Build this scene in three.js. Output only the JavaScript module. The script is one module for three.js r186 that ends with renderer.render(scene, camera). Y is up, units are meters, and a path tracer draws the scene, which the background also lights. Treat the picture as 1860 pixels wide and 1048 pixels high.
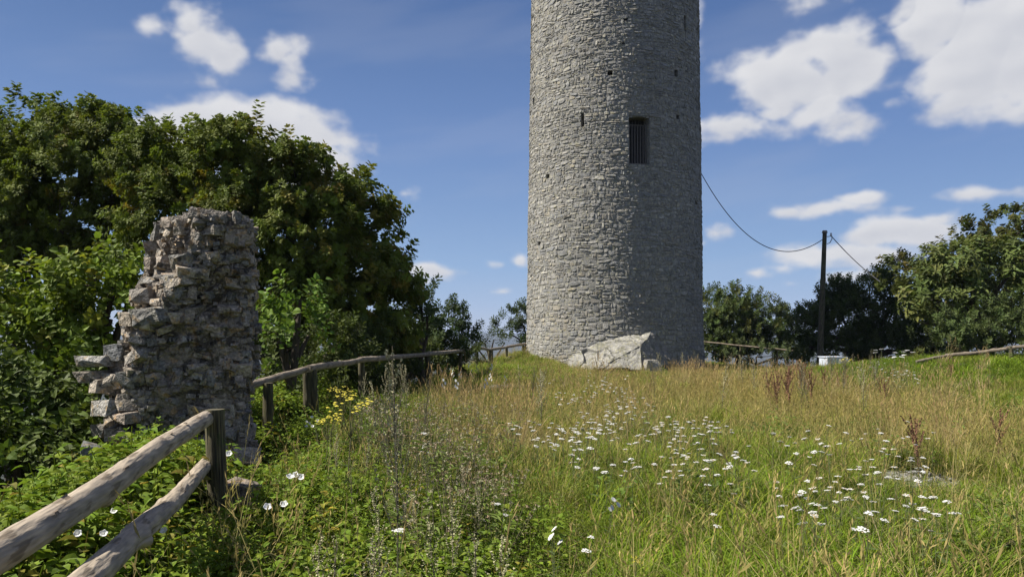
import * as THREE from 'three';
import { ConvexGeometry } from 'three/addons/geometries/ConvexGeometry.js';
import { ImprovedNoise } from 'three/addons/math/ImprovedNoise.js';
import { mergeGeometries, mergeVertices } from 'three/addons/utils/BufferGeometryUtils.js';

// ------------------------------------------------------------------ camera, sky, sun, exposure
const scene = new THREE.Scene();
const EYE = 1.6, F = 1400;                                       // F: focal length in pixels of the 1860 px wide photograph
const camera = new THREE.PerspectiveCamera(2 * Math.atan(524 / F) * 180 / Math.PI, 1860 / 1048, 0.05, 20000);
camera.position.set(0, EYE, 0);
camera.lookAt(0, EYE, -10);
camera.setViewOffset(1860, 1048, 0, -81, 1860, 1048);             // the lens is shifted up: verticals stay vertical
scene.add(camera);
const renderer = new THREE.WebGLRenderer({ antialias: true });
renderer.toneMapping = THREE.LinearToneMapping;
renderer.toneMappingExposure = 1.8;
renderer.shadowMap.enabled = true;
renderer.shadowMap.type = THREE.PCFSoftShadowMap;

const SUN = new THREE.Vector3(-0.640, 0.766, 0.045).normalize();
const sun = new THREE.DirectionalLight(new THREE.Color(1, 0.95, 0.86), 5.0);
sun.position.copy(SUN).multiplyScalar(90).add(new THREE.Vector3(2, 0, -25));
sun.target.position.set(2, 0, -25);
sun.castShadow = true; sun.shadow.radius = 1;
sun.shadow.mapSize.set(4096, 4096);
Object.assign(sun.shadow.camera, { left: -50, right: 50, top: 50, bottom: -50, near: 1, far: 220 });
scene.add(sun, sun.target);
scene.fog = new THREE.FogExp2(new THREE.Color().setRGB(.62, .74, 1), 0.00012);   // summer haze over the far plain

// ------------------------------------------------------------------ small tools
const V = (x, y, z) => new THREE.Vector3(x, y, z);
const C = (r, g, b) => new THREE.Color().setRGB(r, g, b);
const TAU = Math.PI * 2;
function rng(seed) { let a = seed >>> 0; return () => { a = (a + 0x6D2B79F5) | 0; let t = Math.imul(a ^ (a >>> 15), 1 | a); t = (t + Math.imul(t ^ (t >>> 7), 61 | t)) ^ t; return ((t ^ (t >>> 14)) >>> 0) / 4294967296; }; }
const perlin = new ImprovedNoise();
const N3 = (x, y, z = 0) => perlin.noise(x + 31.7, y + 17.3, z + 5.1);
function fbm(x, y, z, o = 4) { let s = 0, a = 0.5; for (let i = 0; i < o; i++) { s += a * N3(x, y, z); x *= 2.03; y *= 2.03; z *= 2.03; a *= 0.5; } return s; }
function cfbm(x, y, z, o) { let s = 0, a = 0.55; for (let i = 0; i < o; i++) { s += a * N3(x, y, z); x = x * 2.1 + 3.1; y = y * 2.1 + 1.7; z = z * 2.1; a *= 0.49; } return s; }
const clamp = THREE.MathUtils.clamp, lerp = THREE.MathUtils.lerp;
const sst = (a, b, x) => { const t = clamp((x - a) / (b - a), 0, 1); return t * t * (3 - 2 * t); };
const srgb2lin = (c) => (c <= 0.04045 ? c / 12.92 : Math.pow((c + 0.055) / 1.055, 2.4));

// ------------------------------------------------------------------ the sky: air and clouds, all round
(function makeSky() {
  const GAIN = 1 / renderer.toneMappingExposure, W = 4096, H = 2048, data = new Float32Array(W * H * 4);
  const table = [[0, 182, 193, 212], [2, 168, 189, 220], [5, 147, 177, 216], [9, 130, 161, 206], [14, 112, 143, 194], [23, 85, 115, 167], [40, 74, 101, 160], [90, 62, 90, 150]];
  const air = (el) => {
    let i = 0; while (i < table.length - 2 && el > table[i + 1][0]) i++;
    const t = clamp((el - table[i][0]) / (table[i + 1][0] - table[i][0]), 0, 1);
    return [1, 2, 3].map((k) => srgb2lin(lerp(table[i][k], table[i + 1][k], t) / 255));
  };
  // clouds of the view: where they stand in the photograph, as bearings
  const blobs = [];
  const R = 180 / Math.PI;
  const see = (cx, cy, rx, ry, w = 1, fluff = 1) => {
    const az = Math.atan((cx - 930) / F), el = Math.atan((605 - cy) / F * Math.cos(az));
    blobs.push([az * R, el * R, rx / 24.4 * Math.cos(az) ** 2, ry / 24.4 * Math.cos(az), w, fluff]);
  };
  see(378, 85, 90, 66, 1.1, 1.5); see(395, 100, 64, 46, 1.05, 1.2); see(345, 45, 50, 40, .95, 1.6); see(285, 48, 48, 36, .9, 1.6); see(498, 85, 50, 50, 1, 1.6); see(530, 122, 54, 40, .95, 1.6); see(325, 62, 55, 24, .7, 1.7);
  see(470, 250, 215, 78, 1.35, .6); see(370, 245, 125, 62, 1.2, .6); see(590, 295, 95, 60, 1, .9); see(500, 330, 170, 70, 1, .7);
  see(735, 352, 40, 16, .7, 1.2); see(782, 490, 55, 19, .9, 1); see(944, 475, 26, 18, .8, 1.1); see(903, 480, 28, 11, .55, 1); see(915, 530, 25, 8, .4, 1); see(700, 500, 70, 14, .8, 1); see(770, 512, 20, 10, .5, 1);
  see(1440, 150, 150, 78, 1.15, .9); see(1540, 120, 130, 88, 1.15, .9); see(1390, 165, 95, 55, 1, 1); see(1500, 200, 115, 62, .9, 1.1); see(1335, 228, 105, 36, .9, 1); see(1395, 205, 60, 30, .7, 1.2); see(1520, 240, 60, 22, .5, 1.4);
  see(1780, 100, 165, 125, 1.25, .8); see(1700, 60, 110, 85, 1.1, 1); see(1860, 110, 150, 115, 1.2, .8); see(1640, 25, 60, 40, .7, 1.3); see(1740, 175, 80, 45, .8, 1); see(1900, 40, 150, 90, 1.2, .8); see(1620, 180, 50, 22, .5, 1.3);
  see(1272, 40, 14, 50, .6, 1.3); see(1455, 10, 75, 22, .55, 1.4);
  see(1500, 378, 105, 20, .9, 1); see(1565, 360, 65, 18, .8, 1); see(1440, 384, 50, 14, .7, 1); see(1800, 350, 115, 20, .85, 1); see(1650, 380, 60, 13, .5, 1.2);
  see(1650, 418, 135, 38, 1.1, .9); see(1590, 428, 85, 30, .9, 1); see(1490, 462, 130, 30, 1, .9); see(1700, 400, 90, 26, .8, 1); see(1590, 462, 120, 30, .8, 1);
  see(1300, 424, 24, 17, .6, 1.3); see(1275, 442, 14, 12, .5, 1.3); see(1370, 496, 46, 14, .6, 1.1); see(1437, 514, 22, 9, .55, 1.1); see(1520, 505, 60, 17, .7, 1.1); see(1420, 488, 55, 20, .4, 1.2);
  const rnd = rng(77);                                            // the same kind of clouds over the rest of the sky
  for (let i = 0; i < 150; i++) {
    const az = 42 + rnd() * 276, el = 2 + Math.pow(rnd(), 1.4) * 75, k = (0.35 + el / 32) * (0.6 + rnd()), n = 1 + Math.floor(rnd() * 4);
    for (let j = 0; j < n; j++) blobs.push([((az + (rnd() - .5) * 5 * k + 540) % 360) - 180, el + (rnd() - .5) * 1.6 * k, (2.2 + rnd() * 3) * k, (0.8 + rnd() * 1.2) * k, .7 + rnd() * .4, 1]);
  }
  for (let i = 0; i < 26; i++) {                                 // above the frame
    const el = 30 + rnd() * 50, k = (0.35 + el / 40) * (0.6 + rnd());
    blobs.push([(rnd() - .5) * 80, el, (2.2 + rnd() * 3) * k, (0.8 + rnd() * 1.2) * k, .8, 1]);
  }
  for (let y = 0; y < H; y++) {
    const el = ((y + 0.5) / H - 0.5) * 180, cosE = Math.cos(el / R), sinE = Math.sin(el / R);
    const a = air(Math.max(0, el));
    const row = blobs.filter((b) => Math.abs(el - b[1]) < b[3] * 1.7);
    for (let x = 0; x < W; x++) {
      const ph = ((x + 0.5) / W - 0.5) * TAU, dx = Math.cos(ph) * cosE, dz = Math.sin(ph) * cosE, at = (y * W + x) * 4;
      const cosS = dx * SUN.x + sinE * SUN.y + dz * SUN.z;
      const glow = 0.42 * Math.pow(clamp(cosS * 0.5 + 0.5, 0, 1), 5) + 0.5 * Math.pow(Math.max(0, cosS), 24);
      let r = a[0] * (1 + glow * 1.3) + glow * 0.03, g = a[1] * (1 + glow) + glow * 0.03, b = a[2] * (1 + glow * 0.6) + glow * 0.02;
      if (el > -0.2) {
        const az = Math.atan2(dx, -dz) * R;
        // thin cirrus veil
        const veil = sst(0.08, 0.5, fbm(az * 0.05 + el * 0.05, el * 0.28 - az * 0.05, 3.3, 4) + 0.10) * 0.09;
        r += (0.55 - r) * veil; g += (0.58 - g) * veil; b += (0.66 - b) * veil;
        let D = -1, up = 0, fl = 1;
        for (let i = 0; i < row.length; i++) {
          const bl = row[i]; let da = az - bl[0]; if (da > 180) da -= 360; else if (da < -180) da += 360;
          const u = da / bl[2]; if (u > 1.7 || u < -1.7) continue;
          const v = (el - bl[1]) / bl[3], d = bl[4] * (1.0 - Math.sqrt(u * u + v * v));
          if (d > D) { D = d; up = v * 0.8 - u * 0.35; fl = bl[5]; }
        }
        if (D > -0.7) {
          const q = 21 / Math.max(0.8, 1);
          const n = cfbm(dx * q, sinE * q * 1.5, dz * q, 6), l1 = cfbm(dx * q * .8, sinE * q * 1.2, dz * q * .8, 2), l2 = cfbm(dx * q * .8 - 0.15, sinE * q * 1.2 + 0.25, dz * q * .8, 2);
          const m = D + n * 0.9 * fl - 0.03;
          const alpha = Math.pow(sst(-0.07, 0.46 + 0.5 * (fl - .7), m), 1.15) * 0.97;
          const lit = clamp(0.66 + (l1 - l2) * 0.55 + up * 0.26 - sst(0.4, 1.3, m) * 0.22, 0, 1);
          const cr = lerp(0.53, 0.78, lit), cg = lerp(0.55, 0.78, lit), cb = lerp(0.62, 0.80, lit);
          r = lerp(r, cr, alpha); g = lerp(g, cg, alpha); b = lerp(b, cb, alpha);
        }
      }
      data[at] = r * GAIN; data[at + 1] = g * GAIN; data[at + 2] = b * GAIN; data[at + 3] = 1;
    }
  }
  const t = new THREE.DataTexture(data, W, H, THREE.RGBAFormat, THREE.FloatType);
  t.mapping = THREE.EquirectangularReflectionMapping; t.magFilter = THREE.LinearFilter; t.minFilter = THREE.LinearFilter; t.needsUpdate = true;
  scene.background = t; scene.environment = t;
})();

// ------------------------------------------------------------------ naming, tagging
const taken = new Map();
function numbered(name) { const n = taken.get(name) || 0; taken.set(name, n + 1); return n ? name + '_' + String(n).padStart(3, '0') : name; }
function tag(o, label, category, group) { o.userData.label = label; if (category) o.userData.category = category; if (group) o.userData.group = group; return o; }
function thing(name, label, category, pos, group) {
  const o = new THREE.Group(); o.name = numbered(name); if (pos) o.position.copy(pos); scene.add(o);
  return tag(o, label, category, group);
}
function mesh(name, geo, mat, parent = scene) {
  const m = new THREE.Mesh(geo, mat); m.name = parent === scene ? numbered(name) : name; m.castShadow = m.receiveShadow = true; parent.add(m); return m;
}
function structure(name, geo, mat) { const m = mesh(name, geo, mat); m.userData.kind = 'structure'; return m; }
function instanced(name, geo, mat, list, parent = scene) {
  const m = new THREE.InstancedMesh(geo, mat, list.length); m.name = parent === scene ? numbered(name) : name;
  list.forEach((it, i) => { m.setMatrixAt(i, it.m); m.setColorAt(i, it.c); });
  m.castShadow = m.receiveShadow = true; m.userData.kind = 'stuff'; parent.add(m); return m;
}

// ------------------------------------------------------------------ geometry tools
class Soup {                                                     // triangles with their own corners
  constructor() { this.p = []; this.u = []; this.c = []; }
  tri(a, b, c, ca, cb, cc) { this.p.push(a.x, a.y, a.z, b.x, b.y, b.z, c.x, c.y, c.z); if (ca) { const k = cb || ca, l = cc || ca; this.c.push(ca.r, ca.g, ca.b, k.r, k.g, k.b, l.r, l.g, l.b); } return this; }
  quad(a, b, c, d, col) { return this.tri(a, b, c, col).tri(a, c, d, col); }
  build(smooth = false) {
    let g = new THREE.BufferGeometry();
    g.setAttribute('position', new THREE.Float32BufferAttribute(this.p, 3));
    if (this.c.length) g.setAttribute('color', new THREE.Float32BufferAttribute(this.c, 3));
    if (smooth) g = mergeVertices(g, 1e-5);
    g.computeVertexNormals();
    return boxUV(g);
  }
}
function boxUV(g, ox = 0, oy = 0) {                                // uv in metres from the dominant axis
  const p = g.attributes.position, n = g.attributes.normal, uv = new Float32Array(p.count * 2);
  for (let i = 0; i < p.count; i++) {
    const ax = Math.abs(n.getX(i)), ay = Math.abs(n.getY(i)), az = Math.abs(n.getZ(i));
    const [u, v] = ax > ay && ax > az ? [p.getZ(i), p.getY(i)] : ay > az ? [p.getX(i), p.getZ(i)] : [p.getX(i), p.getY(i)];
    uv[2 * i] = u + ox; uv[2 * i + 1] = v + oy;
  }
  g.setAttribute('uv', new THREE.BufferAttribute(uv, 2));
  return g;
}
function paint(g, col) { const n = g.attributes.position.count, a = new Float32Array(n * 3); for (let i = 0; i < n; i++) { a[3 * i] = col.r; a[3 * i + 1] = col.g; a[3 * i + 2] = col.b; } g.setAttribute('color', new THREE.BufferAttribute(a, 3)); return g; }
// round timber, stems, branches: a tapered tube along points, with bumps
function tube(pts, radii, seg = 8, bump = null, caps = true) {
  const n = pts.length, pos = [], uv = [], idx = [];
  let side = V(0, 0, 0), len = 0;
  for (let i = 0; i < n; i++) {
    const t = pts[Math.min(n - 1, i + 1)].clone().sub(pts[Math.max(0, i - 1)]).normalize();
    if (i === 0) side = (Math.abs(t.y) > 0.9 ? V(1, 0, 0) : V(0, 1, 0)).cross(t).normalize(); else side = side.sub(t.clone().multiplyScalar(side.dot(t))).normalize();
    const up = t.clone().cross(side);
    if (i) len += pts[i].distanceTo(pts[i - 1]);
    const r0 = Array.isArray(radii) ? lerp(radii[0], radii[1], i / (n - 1)) : radii;
    for (let j = 0; j <= seg; j++) {
      const a = (j / seg) * TAU, r = r0 * (bump ? 1 + bump(j === seg ? 0 : a, len) : 1);
      pos.push(pts[i].x + (side.x * Math.cos(a) + up.x * Math.sin(a)) * r, pts[i].y + (side.y * Math.cos(a) + up.y * Math.sin(a)) * r, pts[i].z + (side.z * Math.cos(a) + up.z * Math.sin(a)) * r);
      uv.push((j / seg) * TAU * r0, len);
      if (i && j) { const b = i * (seg + 1) + j, a0 = b - seg - 2; idx.push(a0, b - 1, b, a0, b, a0 + 1); }
    }
  }
  if (caps) for (const [row, flip] of [[0, true], [n - 1, false]]) {
    const k = pos.length / 3; pos.push(pts[row].x, pts[row].y, pts[row].z); uv.push(0, 0);
    const first = pos.length / 3;
    for (let j = 0; j <= seg; j++) { const s = (row * (seg + 1) + j) * 3; pos.push(pos[s], pos[s + 1], pos[s + 2]); uv.push(0.03 * Math.cos(j / seg * TAU), 0.03 * Math.sin(j / seg * TAU)); }
    for (let j = 0; j < seg; j++) flip ? idx.push(k, first + j + 1, first + j) : idx.push(k, first + j, first + j + 1);
  }
  const g = new THREE.BufferGeometry();
  g.setAttribute('position', new THREE.Float32BufferAttribute(pos, 3)); g.setAttribute('uv', new THREE.Float32BufferAttribute(uv, 2));
  g.setIndex(idx); g.computeVertexNormals();
  const nn = g.attributes.normal;                                 // close the seam of the normals
  for (let i = 0; i < n; i++) { const a = i * (seg + 1), b = a + seg, s = V(nn.getX(a) + nn.getX(b), nn.getY(a) + nn.getY(b), nn.getZ(a) + nn.getZ(b)).normalize(); nn.setXYZ(a, s.x, s.y, s.z); nn.setXYZ(b, s.x, s.y, s.z); }
  return g;
}
const soupOf = (g) => { const o = g.index ? g.toNonIndexed() : g; return o; };
const merge = (list) => mergeGeometries(list.map(soupOf), false);

// ------------------------------------------------------------------ textures
function texture(size, fn, srgb, rx = 1, ry = 1) {                 // fn(x, y) in 0..1 -> [r, g, b]; tiles by blending four corners of the noise
  const d = new Uint8Array(size * size * 4);
  for (let y = 0; y < size; y++) for (let x = 0; x < size; x++) { const c = fn(x / size, y / size), k = (y * size + x) * 4; d[k] = clamp(c[0], 0, 1) * 255; d[k + 1] = clamp(c[1], 0, 1) * 255; d[k + 2] = clamp(c[2], 0, 1) * 255; d[k + 3] = 255; }
  const t = new THREE.DataTexture(d, size, size, THREE.RGBAFormat); t.magFilter = THREE.LinearFilter; t.minFilter = THREE.LinearMipmapLinearFilter; t.wrapS = t.wrapT = THREE.RepeatWrapping;
  if (srgb) t.colorSpace = THREE.SRGBColorSpace; t.repeat.set(rx, ry); t.needsUpdate = true; return t;
}
function tileFbm(x, y, fx, fy, seed, o) { const f = (a, b) => fbm(a * fx, b * fy, seed, o); const wx = sst(0.75, 1, x), wy = sst(0.75, 1, y); return lerp(lerp(f(x, y), f(x - 1, y), wx), lerp(f(x, y - 1), f(x - 1, y - 1), wx), wy); }
const stoneMap = texture(512, (x, y) => { const n = tileFbm(x, y, 9, 9, 1.5, 5), m = tileFbm(x, y, 40, 40, 8.5, 3), l = sst(0.12, 0.22, tileFbm(x, y, 14, 14, 4.4, 4)); const v = 0.80 + n * 0.32 + m * 0.3; return [v + l * .10, v + l * .09 - .005, v - l * .02 - .02]; }, true);
const ruinMap = texture(512, (x, y) => { const n = tileFbm(x, y, 5, 5, 1.9, 5), m = tileFbm(x, y, 30, 30, 8.9, 4), l = sst(0.08, 0.24, tileFbm(x, y, 8, 8, 4.9, 5)), k = sst(0.10, 0.26, tileFbm(x, y, 7, 7, 14.9, 5)); let v = 0.80 + n * 0.45 + m * 0.45; v -= k * .34; return [v + l * .10, v + l * .02, v - l * .10 - .01]; }, true, 1.1, 1.1);
const stoneBump = texture(512, (x, y) => { const v = 0.5 + tileFbm(x, y, 18, 18, 2.5, 5) * 0.8 + tileFbm(x, y, 90, 90, 3.5, 2) * .3; return [v, v, v]; });
const barkMap = texture(512, (x, y) => { const n = tileFbm(x, y, 5, 3, 1.1, 4), f = tileFbm(x, y, 60, 7, 2.2, 3), b = sst(0.14, 0.28, tileFbm(x, y, 16, 4, 7.7, 4)); const v = 0.80 + n * 0.25 + f * 0.28 - b * 0.20; return [v, v * (0.95 - b * .03), v * (0.88 - b * .07)]; }, true, 1.4, 1.2);
const barkBump = texture(512, (x, y) => { const v = 0.5 + tileFbm(x, y, 50, 6, 2.2, 3) * .7 + tileFbm(x, y, 16, 4, 7.7, 4) * .9; return [v, v, v]; }, false, 1.4, 1.2);
const woodMap = texture(512, (x, y) => { const f = tileFbm(x, y, 70, 4, 2.2, 4), n = tileFbm(x, y, 6, 3, 5.2, 3), l = sst(0.1, 0.25, tileFbm(x, y, 9, 6, 9.1, 4)); const v = 0.62 + f * 0.7 + n * 0.3; return [v - l * .10, v - l * .02, v * .86 - l * .14]; }, true, 1.6, 1.0);
const woodBump = texture(512, (x, y) => { const v = 0.5 + tileFbm(x, y, 70, 4, 2.2, 4); return [v, v, v]; }, false, 1.6, 1.0);
const soilMap = texture(512, (x, y) => { const n = tileFbm(x, y, 12, 12, 6.6, 5), s = tileFbm(x, y, 70, 70, 7.6, 3); const v = 0.62 + n * 0.5 + s * 0.6; return [v, v * .96, v * .85]; }, true, 0.8, 0.8);

const std = (o) => new THREE.MeshStandardMaterial({ roughness: 0.9, ...o });
const M = {
  towerStone: std({ vertexColors: true, map: stoneMap, bumpMap: stoneBump, bumpScale: 0.016 }),
  mortar: std({ color: C(.345, .335, .312), map: stoneMap, bumpMap: stoneBump, bumpScale: 0.03 }),
  ruinStone: std({ vertexColors: true, map: ruinMap, bumpMap: stoneBump, bumpScale: 0.035 }),
  ruinMortar: std({ color: C(.37, .305, .24), map: ruinMap, bumpMap: stoneBump, bumpScale: 0.05 }),
  rock: std({ vertexColors: true, map: stoneMap, bumpMap: stoneBump, bumpScale: 0.02 }),
  dark: std({ color: C(.022, .02, .018) }),  // near-black that stands for the shade inside the high doorway
  iron: std({ color: C(.16, .14, .125), roughness: .7, metalness: .2 }),
  bark: std({ color: C(.47, .43, .37), map: barkMap, bumpMap: barkBump, bumpScale: 0.004, roughness: .85 }),
  post: std({ color: C(.22, .185, .12), map: woodMap, bumpMap: woodBump, bumpScale: 0.01 }),
  greyRail: std({ color: C(.36, .325, .275), map: barkMap, bumpMap: barkBump, bumpScale: 0.01 }),
  oldRail: std({ color: C(.27, .245, .21), map: barkMap, bumpMap: barkBump, bumpScale: 0.01 }),
  pole: std({ color: C(.19, .165, .145), map: woodMap, bumpMap: woodBump, bumpScale: 0.008 }),
  flake: std({ color: C(.30, .245, .19), map: barkMap }),
  trunk: std({ color: C(.10, .085, .065), map: barkMap, bumpMap: barkBump, bumpScale: 0.02 }),
  soil: std({ vertexColors: true, map: soilMap, bumpMap: soilMap, bumpScale: 0.03, roughness: 1 }),
  cable: std({ color: C(.03, .03, .032), roughness: .6 }),
  whitePanel: std({ color: C(.50, .54, .60), roughness: .5 }),
  leaf: new THREE.MeshPhysicalMaterial({ vertexColors: true, color: C(1, 1, 1), roughness: .85, transmission: .42, thickness: 0, side: THREE.DoubleSide, clearcoat: .10, clearcoatRoughness: .4, specularIntensity: .3 }),
  softLeaf: new THREE.MeshPhysicalMaterial({ vertexColors: true, color: C(1, 1, 1), roughness: .95, transmission: .38, thickness: 0, side: THREE.DoubleSide, specularIntensity: .2, clearcoat: .05, clearcoatRoughness: .4 }),
  grass: new THREE.MeshPhysicalMaterial({ vertexColors: true, color: C(1, 1, 1), roughness: .9, transmission: .36, thickness: 0, side: THREE.DoubleSide, specularIntensity: .2 }),
  petal: new THREE.MeshPhysicalMaterial({ color: C(.80, .79, .76), roughness: .9, transmission: .22, thickness: 0, side: THREE.DoubleSide }),
  seed: std({ vertexColors: true, side: THREE.DoubleSide, roughness: 1 }),
  gravel: std({ vertexColors: true, map: stoneMap, roughness: 1 }),
};

// ------------------------------------------------------------------ the lie of the land
const fencePath = [[-30, -1.2], [0, -1.2], [2.2, -1.46], [5, -1.93], [8.7, -2.9], [10, -3.3], [11.5, -3.1], [15, -2.95], [20, -2.2], [24, -1.55], [30, -1.3], [34, -.9], [40, .8], [46, 2], [60, 4]];
function fenceX(d) { let i = 0; while (i < fencePath.length - 2 && d > fencePath[i + 1][0]) i++; const [a, b] = [fencePath[i], fencePath[i + 1]]; return lerp(a[1], b[1], clamp((d - a[0]) / (b[0] - a[0]), 0, 1)); }
function height(x, z) {
  const d = -z;
  let h = 0.005 * clamp(d, -5, 34) + 0.34 * Math.exp(-(((x - .5) / 4) ** 2) - (((d - 41) / 4.5) ** 2));
  h += 0.66 * sst(7, 16, x) * sst(7, 20, d) * (1 - sst(25, 38, d));
  h -= 0.36 * sst(19, 29, d) * sst(1.2, 4, x) * (1 - sst(9, 14, x) * (1 - sst(27, 36, d)));
  h -= 0.42 * Math.exp(-(((x + 2.75) / .75) ** 2) - (((d - 8.3) / 1.9) ** 2));
  h += 0.30 * Math.exp(-(((x + 1.8) / 1.2) ** 2) - (((d - 4.9) / 1.8) ** 2));
  h -= 0.5 * sst(10, 18, x) * sst(30, 44, d);
  const left = Math.max(0, fenceX(d) - 0.35 - x), back = Math.max(0, d - 47 - 0.15 * x), right = Math.max(0, x - 45), rear = Math.max(0, -d - 30);
  const t = left * 0.72 * sst(0, 1.2, left) + back * 0.5 + right * .3 + rear * .3;
  h -= 75 * (1 - Math.exp(-t / 75));
  const r = Math.hypot(x, d);
  if (r > 1500) h += sst(2200, 5200, r) * (70 + 38 * fbm(x * 0.00035, z * 0.00035, 2, 3)) ;
  h += 0.10 * N3(x * 0.35, z * 0.35, 1) + 0.045 * N3(x * 1.1, z * 1.1, 2) + (r > 60 ? 6 * fbm(x * .01, z * .01, 4, 2) * sst(60, 250, r) : 0);
  return h;
}
const P = (px, py, d) => V((px - 930) / F * d, EYE + (605 - py) / F * d, -d);                   // a point of the place from where it is seen and how far it is
function onGround(px, py, H = 0) {                                 // where something H metres tall must stand for its top to be seen there
  let lo = 1.2, hi = 48;
  const f = (d) => EYE + (605 - py) / F * d - height((px - 930) / F * d, -d) - H;   // > 0 : above
  let prev = lo; for (let d = lo; d < hi; d += 0.25) { if (f(d) < 0) { lo = prev; hi = d; break; } prev = d; }
  for (let i = 0; i < 18; i++) { const m = (lo + hi) / 2; f(m) < 0 ? hi = m : lo = m; }
  const d = (lo + hi) / 2, x = (px - 930) / F * d; return V(x, height(x, -d), -d);
}
// how dry the meadow is, 0 lush .. 1 straw
function dryness(x, z) {
  const d = -z; let v = 0.20 + 0.9 * fbm(x * 0.22, z * 0.16, 9, 3);
  v += 0.55 * Math.exp(-(((x - 5.2) / 3.6) ** 2) - (((d - 16) / 6) ** 2));
  v += 0.25 * Math.exp(-(((x + 0.2) / 1.6) ** 2) - (((d - 12) / 5) ** 2));
  v += 0.25 * sst(24, 34, d) * (x > 4 ? 1 : .4);
  v -= 0.35 * (1 - sst(5, 8.5, d)) * sst(-.5, 1, x); v -= 0.22 * sst(8.5, 11, x) * (1 - sst(24, 30, d)); 
  return clamp(v, 0, 1);
}
(function ground() {
  const n = 340, warp = (t, c, near, far) => c + Math.sign(t) * (Math.abs(t) * near + Math.pow(Math.abs(t), 6) * far);
  const pos = [], col = [], uv = [], idx = [];
  for (let j = 0; j <= n; j++) for (let i = 0; i <= n; i++) {
    const x = warp(i / n * 2 - 1, 1, 36, 8000), z = warp(j / n * 2 - 1, -14, 36, 8000), y = height(x, z);
    pos.push(x, y, z); uv.push(x, -z);
    const k = dryness(x, z), r = Math.hypot(x, z), g = sst(-0.05, .25, fbm(x * .9, z * .9, 3, 3));
    const c = C(lerp(.075, .15, k), lerp(.085, .13, k), lerp(.026, .055, k)).lerp(C(.05, .042, .028), g * .5);
    if (r > 80) c.lerp(C(.045, .06, .025), sst(80, 160, r));
    col.push(c.r, c.g, c.b);
    if (i && j) { const a = j * (n + 1) + i; idx.push(a - n - 2, a - 1, a, a - n - 2, a, a - n - 1); }
  }
  const g = new THREE.BufferGeometry();
  g.setAttribute('position', new THREE.Float32BufferAttribute(pos, 3)); g.setAttribute('color', new THREE.Float32BufferAttribute(col, 3)); g.setAttribute('uv', new THREE.Float32BufferAttribute(uv, 2));
  g.setIndex(idx); g.computeVertexNormals();
  structure('ground', g, M.soil);
})();

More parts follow.
